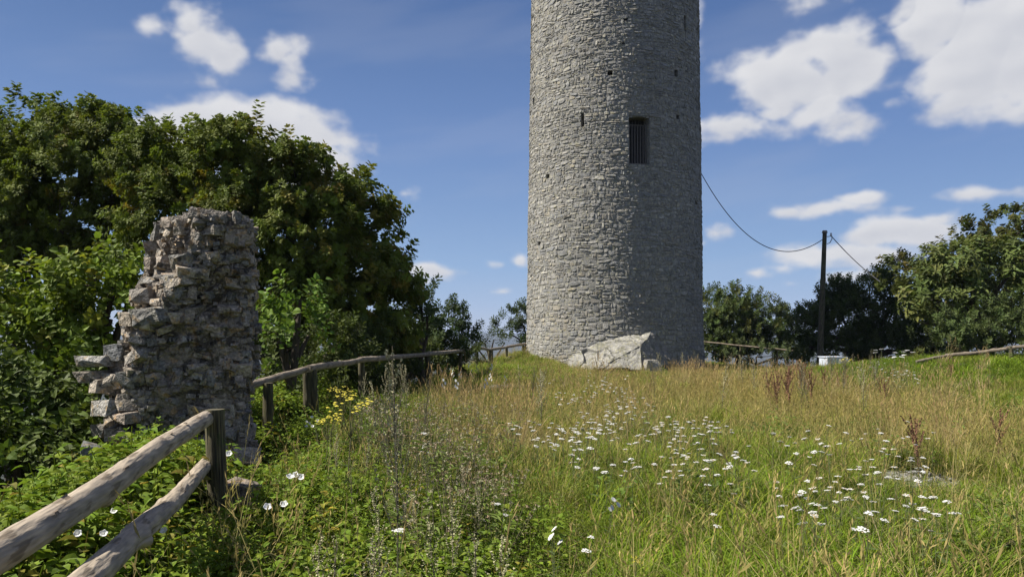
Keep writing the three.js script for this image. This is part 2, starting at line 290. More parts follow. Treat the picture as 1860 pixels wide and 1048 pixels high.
// ------------------------------------------------------------------ the round tower
const TX = 5.29, TZ = -40, TR = 4.5;
const towerR = (y) => TR - 0.0125 * (y - 0.5) + 0.05 * Math.exp(-Math.max(0, y - .3) * 1.2);
const tpoint = (s, y, out = 0) => { const a = s / TR, r = towerR(y) + out + .035 * N3(s * .45, y * .3, 3) + .02 * N3(s * 1.3, y * .9, 8); return V(TX + r * Math.sin(a), y, TZ + r * Math.cos(a)); };
const VIEW = -7.53 * Math.PI / 180;                              // the side of the tower that faces the camera
function towerAt(px, py) { const t = Math.asin(clamp((px - 1115) / 155.5, -1, 1)); const d = 40.35 - 4.4 * Math.cos(t); return [(t + VIEW) * TR, EYE + (605 - py) / F * (d * .995), d]; }
(function tower() {
  const rnd = rng(4242);
  const label = 'round grey rubble stone tower rising out of the picture above the meadow';
  const root = thing('stone_tower', label, 'tower', V(0, 0, 0));
  const holes = [];                                               // [s0, s1, y0, y1, depth]
  for (const [px, py, w, h] of [[1135, 37, 7, 9], [1109, 133, 9, 9], [1063, 217, 6, 26], [1220, 138, 7, 15], [1237, 50, 5, 28], [1003, 318, 7, 8], [988, 441, 6, 6], [1256, 372, 4, 7], [1131, 80, 5, 5], [972, 180, 4, 14], [1222, 218, 6, 8]]) {
    const [s, y, d] = towerAt(px, py), t = Math.asin((px - 1115) / 155.5), ww = w / F * d / Math.max(.35, Math.cos(t)), hh = h / F * d;
    holes.push([s - ww / 2, s + ww / 2, y - hh / 2, y + hh / 2, 0.9]);
  }
  const [ds, , dd] = towerAt(1157, 258), dw = 1.02, y0 = EYE + (605 - 302) / F * dd, y1 = EYE + (605 - 214) / F * dd;
  const door = [ds - dw / 2, ds + dw / 2, y0, y1, 2.2]; holes.push(door);
  // core: mortar between the stones, open at every hole
  const TOP = 25, BOT = -1.5, ring = TAU * TR, S0 = -Math.PI * TR, xs = new Set(), ys = new Set();
  for (let i = 0; i <= 96; i++) xs.add(S0 + ring * i / 96);
  for (let y = BOT; y <= TOP; y += 0.5) ys.add(y);
  holes.forEach((h) => { xs.add(h[0]); xs.add(h[1]); ys.add(h[2]); ys.add(h[3]); });
  const X = [...xs].sort((a, b) => a - b), Y = [...ys].sort((a, b) => a - b), core = new Soup();
  const inHole = (s, y) => holes.some((h) => s > h[0] && s < h[1] && y > h[2] && y < h[3]);
  for (let i = 1; i < X.length; i++) for (let j = 1; j < Y.length; j++) if (!inHole((X[i] + X[i - 1]) / 2, (Y[j] + Y[j - 1]) / 2)) core.quad(tpoint(X[i - 1], Y[j - 1], .012), tpoint(X[i], Y[j - 1], .012), tpoint(X[i], Y[j], .012), tpoint(X[i - 1], Y[j], .012));
  for (const h of holes) {
    const q = (s, y, o) => tpoint(s, y, o), D = -h[4], steps = h === door ? 6 : 1;
    for (let k = 0; k < steps; k++) {
      const a = k ? D * k / steps : .012, b = D * (k + 1) / steps;
      core.quad(q(h[0], h[2], a), q(h[0], h[3], a), q(h[0], h[3], b), q(h[0], h[2], b)); core.quad(q(h[1], h[2], b), q(h[1], h[3], b), q(h[1], h[3], a), q(h[1], h[2], a));
      core.quad(q(h[0], h[2], a), q(h[0], h[2], b), q(h[1], h[2], b), q(h[1], h[2], a)); core.quad(q(h[0], h[3], b), q(h[0], h[3], a), q(h[1], h[3], a), q(h[1], h[3], b));
    }
    core.quad(q(h[0], h[2], D), q(h[0], h[3], D), q(h[1], h[3], D), q(h[1], h[2], D));
  }
  const rim = (y) => { for (let i = 0; i < 48; i++) core.tri(V(TX, y, TZ), tpoint(S0 + ring * i / 48, y), tpoint(S0 + ring * (i + 1) / 48, y)); };
  rim(TOP);
  mesh('wall_core', core.build(), M.mortar, root);

  // the stones, course by course
  const stones = [];
  let y = -0.7, reserve = [], course = 0;
  const wave = (s, k) => 0.07 * Math.sin(s * 1.13 + k * 2.1) * Math.sin(s * 0.37 + k) + 0.13 * N3(s * 0.75, k * 0.37, 7);
  while (y < TOP - .1) {
    const low = y < 6, hc = (low ? 0.12 + rnd() * 0.12 : 0.085 + rnd() * 0.105);
    const base = (s) => y + wave(s, course * .5), top = (s) => y + hc + wave(s, (course + 1) * .5);
    const blocked = reserve.concat(holes.filter((h) => h[3] > y + 0.06 && h[2] < y + hc - 0.04).map((h) => [h[0], h[1]])).sort((a, b) => a[0] - b[0]);
    reserve = [];
    let s = S0 + rnd() * 0.2; const end = S0 + ring - 0.02;
    while (s < end) {
      const b = blocked.find((k) => s >= k[0] - 0.03 && s < k[1] - 0.005); if (b) { s = b[1]; continue; }
      let w = hc * (0.75 + Math.pow(rnd(), 1.9) * 2.5); if (rnd() < 0.05) w *= 1.6; if (rnd() < .2) w *= .6;
      w = clamp(w, .07, .66);
      const next = blocked.find((k) => k[0] > s); let stop = Math.min(s + w, end);
      if (next && stop > next[0] - 0.07) stop = next[0];
      const m = (s + stop) / 2, w2 = stop - s;
      const yb = base(m), yt = top(m);
      const sl = (base(stop) - base(s)) / w2, sh = (top(stop) - top(s)) / w2;
      if (w2 > 0.045) {
        const kind = rnd();
        if (kind < 0.32 && hc > 0.13) { const f = .4 + rnd() * .25; stones.push([s, stop, yb, lerp(yb, yt, f), sl, sh], [s, lerp(s, stop, .999), lerp(yb, yt, f), yt, sl, sh]); }
        else if (kind < 0.50 && w2 < 0.42 && !next) { stones.push([s, stop, yb, yt + 0.09 + rnd() * .05, sl, sh]); reserve.push([s, stop]); }
        else stones.push([s, stop, yb, yt, sl, sh]);
      }
      s = stop;
    }
    y += hc; course++;
  }
  const tones = [[.38, .365, .345], [.41, .395, .37], [.35, .34, .325], [.31, .31, .31], [.43, .415, .385], [.40, .365, .31], [.375, .35, .315], [.36, .352, .34], [.395, .385, .365], [.36, .357, .352], [.42, .40, .37], [.34, .34, .345]];
  const build = (st, far) => {
    const [s0, s1, b, t, sl, sh] = st, N = far ? 6 : 10, cs = (s0 + s1) / 2, cy = (b + t) / 2, w = (s1 - s0) / 2 - 0.006 - rnd() * 0.007, h = Math.max(.02, (t - b) / 2 - 0.005 - rnd() * 0.008);
    const relief = 0.014 + rnd() * 0.026 + (w > .2 ? .006 : 0), ta = (rnd() - .5) * .045, tb = (rnd() - .6) * .04, e = 3.2 + rnd() * 5, rot = rnd() * .6, skew = (rnd() - .5) * .5, turn = (rnd() - .5) * .22;
    const o = [];
    for (let i = 0; i < N; i++) {
      const a = i / N * TAU + rot + (rnd() - .5) * .35, c = Math.cos(a), q = Math.sin(a), k = 1 / Math.pow(Math.pow(Math.abs(c), e) + Math.pow(Math.abs(q), e), 1 / e) * (0.86 + rnd() * .2);
      const u = clamp(c * k, -1.05, 1.05), v = clamp(q * k, -1.05, 1.05);
      o.push([u * (1 + skew * v * .35) - turn * v * h / w, v * (1 + (rnd() - .5) * .12) + turn * u * w / h * .5]);
    }
    const at = (u, v, out) => tpoint(cs + u * w, cy + v * h + u * w * lerp(sl, sh, (v + 1) / 2), out);
    const lift = (u, v, r) => Math.max(0.004, r + ta * u + tb * v);
    const sp = new Soup(), rings = [[1, -0.03, 0], [0.92 + rnd() * .06, relief * .74, 1], [0.60 + rnd() * .25, relief, 1]];
    const pts = rings.map(([k, out, li]) => o.map(([u, v]) => { const kk = li ? k * (0.95 + rnd() * .08) : k; return at(u * kk, v * kk, li ? lift(u * kk, v * kk, out * (0.85 + rnd() * .3)) : out); }));
    for (let r = 0; r < 2; r++) for (let i = 0; i < N; i++) { const j = (i + 1) % N; sp.quad(pts[r][i], pts[r][j], pts[r + 1][j], pts[r + 1][i]); }
    const mid = at((rnd() - .5) * .4, (rnd() - .5) * .4, lift(0, 0, relief * (0.95 + rnd() * .25)));
    for (let i = 0; i < N; i++) sp.tri(pts[2][i], pts[2][(i + 1) % N], mid);
    const g = sp.build();
    const uv = g.attributes.uv, ox = rnd() * 5, oy = rnd() * 5; for (let i = 0; i < uv.count; i++) uv.setXY(i, uv.getX(i) + ox, uv.getY(i) + oy);
    let tn = tones[Math.floor(rnd() * tones.length)]; const v = 0.79 + rnd() * .29, patch = 1 + .34 * fbm(cs * .45, cy * .4, 11, 4);
    return paint(g, C(tn[0] * v * patch, tn[1] * v * patch, tn[2] * v * patch));
  };
  // the stones that show largest from the meadow are parts, one by one; the others one part
  const rank = stones.map((st, i) => { const a = (st[0] + st[1]) / 2 / TR - VIEW, ok = Math.abs(a) < 1.25 && st[2] > 0.7 && st[3] < 17; return [ok ? (st[1] - st[0]) * Math.cos(a) * (st[3] - st[2]) : 0, i]; }).sort((a, b) => b[0] - a[0]);
  const single = new Set(rank.slice(0, 300).map((r) => r[1])), rest = [];
  stones.forEach((st, i) => {
    const a = (st[0] + st[1]) / 2 / TR - VIEW, far = Math.abs(a) > 1.9 || st[2] > 18;
    const g = build(st, far);
    if (single.has(i)) mesh('stone', g, M.towerStone, root); else rest.push(g);
  });
  const m = mesh('stone', mergeGeometries(rest), M.towerStone, root); m.userData.kind = 'stuff';
  console.log('tower stones', stones.length);
  // doorway high in the wall: flat segmental head, iron bars
  mesh('interior_shade_sheet', (() => { const s = new Soup(), e = .002; for (let i = 0; i < 6; i++) { const u0 = lerp(door[0] + e, door[1] - e, i / 6) + .006, u1 = lerp(door[0] + e, door[1] - e, (i + 1) / 6) - .006; s.quad(tpoint(u0, y0 + e, -.62), tpoint(u1, y0 + e, -.62), tpoint(u1, y1 - e, -.62), tpoint(u0, y1 - e, -.62)); } return s.build(); })(), M.dark, root);  // near-black sheet added to paint the unlit interior behind the bars
  const bars = [], zb = -0.30, mid = (y0 + y1) / 2;
  const grille = new THREE.Group(); grille.name = 'window_grille'; grille.userData.label = 'dark iron bars closing the high doorway'; root.add(grille);
  const gy1 = y1 - .38;
  for (let i = 0; i < 7; i++) { const s = lerp(door[0] + .07, door[1] - .07, i / 6); mesh('bar', tube([tpoint(s, y0, zb), tpoint(s, mid, zb), tpoint(s, gy1, zb)], .02, 6), M.iron, grille); }
  for (const yy of [y0 + .08, gy1]) mesh('crossbar', tube([0, .25, .5, .75, 1].map((t) => tpoint(lerp(door[0], door[1], t), yy, zb - .03)), .022, 6), M.iron, grille);
  // flat stones of the head of the opening, corbelled down at its corners
  for (let i = 0; i < 6; i++) {
    const u = (i + .5) / 6, s = lerp(door[0], door[1], u), drop = 0.05 + 0.09 * Math.pow(Math.abs(u - .5) * 2, 2.2), g = new Soup(), w = dw / 12 - .006, zi = -.9;
    const c = (a, yy, o) => tpoint(s + a * w, yy, o), lo = y1 - drop, hi = y1 + .03;
    const k = [c(-1, lo, -.02), c(1, lo, -.02), c(1, hi, -.02), c(-1, hi, -.02), c(-1, lo, zi), c(1, lo, zi), c(1, hi, zi), c(-1, hi, zi)];
    g.quad(k[0], k[1], k[2], k[3]).quad(k[0], k[4], k[5], k[1]).quad(k[1], k[5], k[6], k[2]).quad(k[0], k[3], k[7], k[4]).quad(k[4], k[7], k[6], k[5]);
    mesh('lintel_stone', paint(g.build(), C(.29, .275, .25)), M.towerStone, root);
  }
  const sill = new Soup(), si = [[door[0] - .12, -.3], [door[1] + .12, -.3], [door[1] + .12, .05], [door[0] - .12, .05]];
  const sb = si.map(([s, o]) => tpoint(s, y0 - .14, o)), stp = si.map(([s, o]) => tpoint(s, y0 - .004, o));
  sill.quad(stp[0], stp[3], stp[2], stp[1]).quad(sb[3], sb[2], stp[2], stp[3]).quad(sb[0], sb[3], stp[3], stp[0]).quad(sb[2], sb[1], stp[1], stp[2]);
  mesh('sill', paint(sill.build(), C(.32, .31, .28)), M.towerStone, root);
})();

// ------------------------------------------------------------------ the rock at the foot of the tower
(function rock() {
  const rnd = rng(31), A = P(1030, 652, 35.4), K = P(1189, 599, 35.9), T = P(1130, 605, 35.9), B1 = P(1085, 622, 35.7), Fr = P(1166, 672, 33.2), E = P(1163, 628, 34.1), E2 = P(1152, 640, 33.7), Rr = P(1222, 660, 35.4), L2 = P(1085, 670, 33.8), Lo = P(1030, 680, 34.6), Kb = P(1207, 611, 36.7);
  const o = thing('rock_outcrop', 'pale cracked rock outcrop leaning against the foot of the tower', 'rock', V(0, 0, 0));
  const cells = []; for (let i = 0; i < 20; i++) cells.push([rnd() * 5.2 + 2, rnd() * 2.0 - .2, (rnd() - .5), rnd() - .5, rnd() - .5]);
  const crack = (p) => { const q = V(p.x + .25 * N3(p.x * 2, p.y * 2, 3), (p.y + .25 * N3(p.x * 2, p.y * 2, 9)) * 1.5, 0); let a = 9, b = 9, id = 0; cells.forEach((c, i) => { const d = Math.hypot(q.x - c[0], q.y - c[1] * 1.5); if (d < a) { b = a; a = d; id = i; } else if (d < b) b = d; }); const c = cells[id]; return [b - a, c[2], id, (p.x - c[0]) * c[3] + (p.y - c[1]) * c[4]]; };
  const face = (list, col, slabs, flip) => {
    const sp = new Soup(), n = 44;
    for (const [a, b, c] of list) {
      const nrm = b.clone().sub(a).cross(c.clone().sub(a)).normalize();
      const g = []; for (let i = 0; i <= n; i++) { g.push([]); for (let j = 0; j <= n - i; j++) {
        const p = a.clone().multiplyScalar(1 - (i + j) / n).addScaledVector(b, i / n).addScaledVector(c, j / n);
        let d = 0.05 * fbm(p.x * 1.5, p.y * 1.5, p.z * 1.5, 4);
        if (slabs) { const [e, lv, , sl] = crack(p); d += (lv * .13 + sl * .32) * sst(0.0, .05, e) - 0.05 * (1 - sst(0.0, .04, e)) + .06 * fbm(p.x * 5, p.y * 5, p.z * 5, 3); } else d += .12 * fbm(p.x * 2, p.y * 2, p.z * 2, 4);
        const edge = Math.min(i, j, n - i - j) / n; d *= sst(0, .03, edge) * .999 + .001;
        p.addScaledVector(nrm, d * flip); g[i].push(p);
      } }
      const tone = (p) => { const k = crack(p)[1] * .14 + 1 + .25 * fbm(p.x * 3, p.y * 3, p.z * 3, 4), l = sst(.10, .22, fbm(p.x * 2.2, p.y * 2.2, p.z * 2.2 + 9, 5)); return C(col[0] * k, col[1] * k, col[2] * k).lerp(C(.17, .165, .10), l * .6); };
      for (let i = 0; i < n; i++) for (let j = 0; j < n - i; j++) { sp.tri(g[i][j], g[i + 1][j], g[i][j + 1], tone(g[i][j])); if (j < n - i - 1) sp.tri(g[i + 1][j], g[i + 1][j + 1], g[i][j + 1], tone(g[i + 1][j])); }
    }
    return sp.build();
  };
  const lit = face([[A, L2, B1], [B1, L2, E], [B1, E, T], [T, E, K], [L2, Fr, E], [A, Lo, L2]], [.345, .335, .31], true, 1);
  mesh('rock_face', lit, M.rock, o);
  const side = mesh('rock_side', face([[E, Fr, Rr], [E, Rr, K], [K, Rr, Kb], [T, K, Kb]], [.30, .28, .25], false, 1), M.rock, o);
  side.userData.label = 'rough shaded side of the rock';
  const b = P(1186, 668, 33.6), pts = []; for (let i = 0; i < 18; i++) { const v = V(rnd() - .5, rnd() - .5, rnd() - .5); v.multiplyScalar(.5 / Math.max(Math.abs(v.x), Math.abs(v.y), Math.abs(v.z)) * (0.8 + rnd() * .2)); pts.push(v.multiply(V(1.0, .75, .6))); }
  const blk = mesh('stone_block', boxUV(paint(new ConvexGeometry(pts), C(.40, .375, .34))), M.rock); blk.position.copy(b); blk.rotation.y = .3;
  tag(blk, 'small pale stone block in the grass before the dark side of the rock', 'stone');
})();

// ------------------------------------------------------------------ the ruined stump of masonry
function brokenStone(rnd, w, h, d) {
  const pts = [];
  for (const x of [-1, 1]) for (const y of [-1, 1]) for (const z of [-1, 1]) { const k = .55 + rnd() * .4; pts.push(V(x * w / 2 * (k + rnd() * .3), y * h / 2 * (k + rnd() * .3), z * d / 2 * (.5 + rnd() * .5))); }
  for (let i = 0; i < 9; i++) { const v = V(rnd() * 2 - 1, rnd() * 2 - 1, rnd() * 2 - 1), k = Math.max(Math.abs(v.x), Math.abs(v.y), Math.abs(v.z)); v.multiplyScalar(1 / k * (.92 + rnd() * .1)); pts.push(V(v.x * w / 2, v.y * h / 2, v.z * d / 2)); }
  return new ConvexGeometry(pts);
}
(function ruin() {
  const rnd = rng(99), D = 8.7, K = D / F;
  const root = thing('ruined_wall', 'ragged stump of ruined rubble masonry standing left behind the log fence', 'ruin', V(0, 0, 0));
  const prof = [[385, 312, 445], [400, 292, 462], [440, 272, 467], [500, 264, 467], [560, 246, 467], [600, 234, 468], [640, 220, 466], [690, 206, 462], [740, 198, 460], [790, 202, 465], [840, 200, 469], [960, 190, 475]];
  const edge = (y) => { const py = 605 - (y - EYE) / K; let i = 0; while (i < prof.length - 2 && py > prof[i + 1][0]) i++; const t = clamp((py - prof[i][0]) / (prof[i + 1][0] - prof[i][0]), 0, 1); return [(lerp(prof[i][1], prof[i + 1][1], t) - 930) * K, (lerp(prof[i][2], prof[i + 1][2], t) - 930) * K]; };
  const yTop = EYE + (605 - 400) * K, yBot = -0.9;
  // plan, round the stump: left back, left front corner, front ridge, right front, right back
  const plan = (y, t) => {
    const [l, r] = edge(y), ridge = lerp(.22, -.50, sst(yTop - .3, yTop - 1.3, y)) ;
    const pl = [[-.8, -.9], [-1.13, -.22], [ridge, .86], [ridge + .35, .80], [.94, .40], [.93, -.1], [.62, -.9], [0, -1]];
    const n = pl.length, k = ((t % 1) + 1) % 1 * n, i = Math.floor(k), f = k - i, a = pl[i], b = pl[(i + 1) % n];
    return V((l + r) / 2 + lerp(a[0], b[0], f) * (r - l) / 2, y, -D + lerp(a[1], b[1], f) * .62);
  };
  const rough = (t, y) => .20 * fbm(Math.cos(t * TAU) * 2.4, y * 2.9, Math.sin(t * TAU) * 2.4, 6) + .05 * N3(Math.cos(t * TAU) * 7, y * 9, Math.sin(t * TAU) * 7);
  const nrm = (t, y) => { const a = plan(y, t - .015), b = plan(y, t + .015), e = b.sub(a); return V(-e.z, 0, e.x).normalize(); };
  const core = new Soup(), NT = 230, NY = 170;
  const at = (i, j) => { const t = i / NT, y = lerp(yBot, yTop, j / NY), p = plan(y, t), n = nrm(t, y); return p.addScaledVector(n, rough(i % NT / NT, y) - .05); };
  const grid = []; for (let i = 0; i < NT; i++) { grid.push([]); for (let j = 0; j <= NY; j++) grid[i].push(at(i, j)); }
  for (let i = 0; i < NT; i++) for (let j = 0; j < NY; j++) { const k = (i + 1) % NT; core.quad(grid[i][j], grid[k][j], grid[k][j + 1], grid[i][j + 1]); }
  const mid = V((edge(yTop)[0] + edge(yTop)[1]) / 2 - .05, yTop + .1, -D);
  for (let i = 0; i < NT; i++) core.tri(grid[i][NY], grid[(i + 1) % NT][NY], mid);
  mesh('rubble_core', core.build(true), M.ruinMortar, root);
  const tones = [[.34, .29, .235], [.38, .325, .26], [.28, .25, .215], [.23, .215, .19], [.40, .335, .27], [.33, .27, .215], [.29, .27, .24], [.37, .31, .24]];
  let count = 0;
  const set = (p, n, w, h, d, tilt, tone) => {
    const g = boxUV(brokenStone(rnd, w, h, d), rnd() * 4, rnd() * 4); tone = tone || tones[Math.floor(rnd() * tones.length)]; const v = .92 + rnd() * .45;
    const m = mesh('stone', paint(g, C(tone[0] * v, tone[1] * v, tone[2] * v)), M.ruinStone, root);
    m.position.copy(p); m.rotation.set((rnd() - .5) * tilt, Math.atan2(n.x, n.z) + (rnd() - .5) * .7, (rnd() - .5) * tilt); count++; return m;
  };
  let y = yBot + .3;
  while (y < yTop - .02) {
    const h = .05 + rnd() * .09; let t = rnd() * .02;
    while (t < .80) {                                            // the back, never seen, stays bare rubble
      const w = (.09 + Math.pow(rnd(), 1.5) * .27), per = 3.1;
      const q = t + w / per / 2, p = plan(y + h / 2, q), n = nrm(q, y);
      const left = q < .30, out = (left ? .02 : -.02) + rnd() * (left ? .07 : .04);
      if (rnd() < (left ? .72 : .50) && count < 282) set(p.addScaledVector(n, rough(q, y) + out - .125), n, w * 1.1, h * (.9 + rnd() * .7), .20 + rnd() * .12, .6);
      t += w / per;
    }
    y += h * 1.0;
  }
  // the ledges and slabs that stick out
  const F0 = V(-.5, 0, .86), slab = (px, py, w, h, d, dd = 0, tone) => set(P(px, py, D - .25 + dd), F0, w * K, h * K, d, .08, tone);
  slab(184, 657, 68, 20, .45, .1, [.34, .32, .29]); slab(180, 684, 62, 22, .42, .12); slab(215, 690, 40, 24, .4, .02); slab(288, 573, 70, 24, .42, -.12, [.25, .235, .2]); slab(247, 580, 40, 22, .4, .08);
  slab(212, 740, 62, 26, .45, -.05, [.33, .31, .28]); slab(222, 640, 40, 30, .4, .05, [.27, .27, .27]); slab(355, 404, 66, 18, .4, .08, [.36, .31, .26]); slab(410, 402, 50, 18, .4, .12, [.31, .27, .23]); slab(350, 393, 22, 10, .2, .2, [.3, .265, .22]);
  slab(345, 478, 46, 24, .45, -.14, [.25, .235, .21]); slab(272, 540, 40, 26, .4, .06); slab(330, 515, 52, 28, .4, -.1, [.23, .215, .19]); slab(395, 422, 40, 18, .4, -.12); slab(430, 432, 30, 26, .35, -.02); slab(200, 700, 40, 28, .4, .05);
  const chips = [];                                               // small stones and broken mortar between the large ones
  for (let i = 0; i < 2600; i++) {
    const t = rnd() * .82, yy = lerp(yBot + .3, yTop + .05, rnd()), n = nrm(t, yy), q = plan(yy, t).addScaledVector(n, rough(t, yy) - .06 + rnd() * .05), w = .03 + rnd() * rnd() * .11;
    const g = brokenStone(rnd, w, w * (.35 + rnd() * .5), w * (.6 + rnd() * .6)); g.rotateX((rnd() - .5) * .8); g.rotateY(rnd() * TAU); g.translate(q.x, q.y, q.z);
    const tn = tones[Math.floor(rnd() * tones.length)], v = .85 + rnd() * .4; chips.push(paint(boxUV(g), C(tn[0] * v, tn[1] * v, tn[2] * v)));
  }
  mesh('small_stones', mergeGeometries(chips), M.ruinStone, root).userData.kind = 'stuff';
  console.log('ruin stones', count);
  const rb = rng(5), block = (name, label, px, py, d, w, h, dp, tone, ry) => { const m = mesh(name, boxUV(paint(brokenStone(rb, w, h, dp), C(...tone))), M.ruinStone); m.position.copy(P(px, py, d)); m.rotation.y = ry; tag(m, label, 'stone'); };
  block('fallen_stone', 'squared grey stone standing in leaves at the left foot of the ruin', 170, 846, 8.0, .26, .44, .3, [.2, .2, .19], .3);
  block('fallen_stone', 'low rounded stone on the ground just right of the nearest fence post', 434, 897, 5.1, .26, .15, .22, [.27, .22, .17], -.5);
})();

// ------------------------------------------------------------------ log fences
const wob = (seed, a = .05, knots = 5, len = 4) => { const r = rng(seed), k = []; for (let i = 0; i < knots; i++) k.push([r() * TAU, r() * len, .12 + r() * .22, .03 + r() * .05]); return (an, l) => { let v = a * N3(Math.cos(an) * 1.3 + seed, Math.sin(an) * 1.3, l * 3) + a * .8 * N3(Math.cos(an) * 4, Math.sin(an) * 4 + seed, l * 11); if (a > .045 && len > 3) for (let q = 0; q < 3; q++) { const ca = ((seed * 1.7 + q * 2.2) % TAU) + .25 * N3(l * 1.5, seed + q), c0 = .3 + q * 1.05; let da = Math.abs(an - (ca + TAU) % TAU); da = Math.min(da, TAU - da); v -= .13 * Math.exp(-(da * da) / .004) * sst(c0, c0 + .1, l) * (1 - sst(c0 + .8, c0 + 1.0, l)); } for (const [ka, kl, kh, ks] of k) { let da = Math.abs(an - ka); da = Math.min(da, TAU - da); v += kh * Math.exp(-(da * da) / .35 - ((l - kl) / ks) ** 2); } return v; }; };
const line = (a, b, n, bend = 0, seed = 1) => { const o = []; for (let i = 0; i <= n; i++) { const t = i / n; o.push(a.clone().lerp(b, t).add(V(bend * .5 * N3(t * 3, seed), bend * N3(t * 3, seed + 5), 0)).add(V(0, -bend * .4 * Math.sin(t * Math.PI), 0))); } return o; };
(function nearFence() {
  const o = thing('log_fence', 'near fence of peeling round logs crossing the lower left corner', 'fence', V(0, 0, 0));
  const a = V(-1.30, .965, -1.35), b = V(-1.975, 1.05, -4.95);
  mesh('rail', tube(line(a, b, 150, .02, 3), [.054, .051], 72, wob(3, .05, 7, 3.6)), M.bark, o);
  const c = V(-1.09, .885, -1.5), e = V(-2.015, .735, -5.08);
  mesh('rail', tube(line(c, e, 150, .03, 8), [.053, .043], 72, wob(8, .08, 9, 3.6)), M.bark, o);
  const pb = V(-1.89, -.3, -5.0), pt = V(-1.93, EYE - 139 / F * 5, -5.0);
  const p = mesh('post', tube(line(pb, pt, 50, .01, 2), [.066, .060], 26, wob(12, .06, 3, 1.3)), M.post, o); p.userData.label = 'thick weathered post with greenish lichen';
  // strips of bark that lift off the logs
  const r = rng(15);
  for (let i = 0; i < 9; i++) {
    const low = i % 2, t = .12 + r() * .8, q = (low ? c.clone().lerp(e, t) : a.clone().lerp(b, t)), dir = (low ? e.clone().sub(c) : b.clone().sub(a)).normalize(), sd = dir.clone().cross(V(0, 1, 0)).normalize(), up = sd.clone().cross(dir), an = -.3 + r() * 1.9, rad = (low ? .049 : .053);
    const s = new Soup(), L = .012 + r() * .022, w = .15 + r() * .3; let prev = null;
    for (let k = 0; k <= 4; k++) { const aa = an + w * k / 4, li = .002 + .004 * r() * (k % 4 === 0 ? 2 : 1), at = (l) => q.clone().addScaledVector(dir, l).addScaledVector(sd, Math.cos(aa) * (rad + li)).addScaledVector(up, Math.sin(aa) * (rad + li)); const cur = [at(-L * (.6 + r() * .5)), at(L * (.6 + r() * .5))]; if (prev) s.quad(prev[0], prev[1], cur[1], cur[0]); prev = cur; }
    mesh('bark_flake', s.build(), M.flake, o);
  }
})();
function railFence(name, label, nodes, radius, mat, postDrop, lower) {
  const o = thing(name, label, 'fence', V(0, 0, 0));
  const r = rng(nodes.length * 7 + 3);
  for (let i = 0; i + 1 < nodes.length; i++) {
    const a = P(...nodes[i]), b = P(...nodes[i + 1]), d = b.clone().sub(a).normalize(); const len = a.distanceTo(b);
    mesh('rail', tube(line(a.clone().addScaledVector(d, -.12), b.clone().addScaledVector(d, .12), Math.max(8, Math.round(len * 9)), .02, i * 3 + 1), [radius * 1.1, radius * .9], 14, wob(i + 20, .07, 5, len)), mat, o);
    if (lower && lower(i)) mesh('rail', tube(line(a.clone().add(V(0, -.5, 0)), b.clone().add(V(0, -.5, 0)), 16, .05, i * 3 + 2), radius * .8, 10, wob(i + 50, .07, 4, len)), mat, o);
  }
  return o;
}
function addPost(o, top, radius, lean = 0, mat = M.post) { const gy = height(top.x, top.z); const b = V(top.x + lean, gy - .35, top.z); mesh('post', tube(line(b, top, 24, .015, top.x * 9), [radius * 1.05, radius], 14, wob(Math.round(top.x * 50) + 400, .07, 3, 1.4)), mat, o); }
(function fences() {
  const n1 = [[440, 704, 9.9], [562, 669, 11.6], [658, 654, 14.6], [778, 643, 19.2], [842, 637, 24], [864, 632.5, 30.4]];
  const o = railFence('log_fence', 'middle fence of single round rails running from the ruin along the dark trees', n1, .052, M.greyRail);
  addPost(o, P(486, 696, 10.3), .066, 0); addPost(o, P(556, 672, 11.62), .062, .03); addPost(o, P(566, 672, 11.66), .06, .1); addPost(o, P(656, 656, 14.7), .062); addPost(o, P(776, 645, 19.3), .07, .05); addPost(o, P(836, 640, 24), .06);
  const f = railFence('log_fence', 'distant low rail fence between the bushes and the left side of the tower', [[862, 631, 31], [890, 635.5, 33.5], [924, 630, 37], [962, 623, 41]], .06, M.greyRail, 0, (i) => i !== 1);
  for (const [x, y, d] of [[866, 633, 31.2], [889, 636, 33.4], [893, 636, 33.7], [920, 631, 36.6], [950, 626, 40]]) addPost(f, P(x, y, d), .065);
  const g = railFence('log_fence', 'distant pale rail fence on the right between the tower and the utility pole', [[1262, 619, 48], [1345, 628, 47], [1410, 634, 46.4], [1475, 641, 46]], .05, M.greyRail);
  for (const [x, y, d] of [[1275, 621, 48], [1346, 629, 47.2], [1412, 635, 46.5], [1470, 641, 46.2]]) addPost(g, P(x, y, d), .06);
  const h = railFence('log_fence', 'low pale rail fence half hidden in grass under the hedge at the right edge', [[1672, 656, 24.5], [1726, 645, 24.5], [1790, 639, 24], [1838, 632, 23.5], [1905, 624, 23]], .052, M.oldRail);
  for (const [x, y, d] of [[1728, 642, 24.5], [1792, 636, 24], [1838, 629, 23.5]]) addPost(h, P(x, y, d), .06);
})();

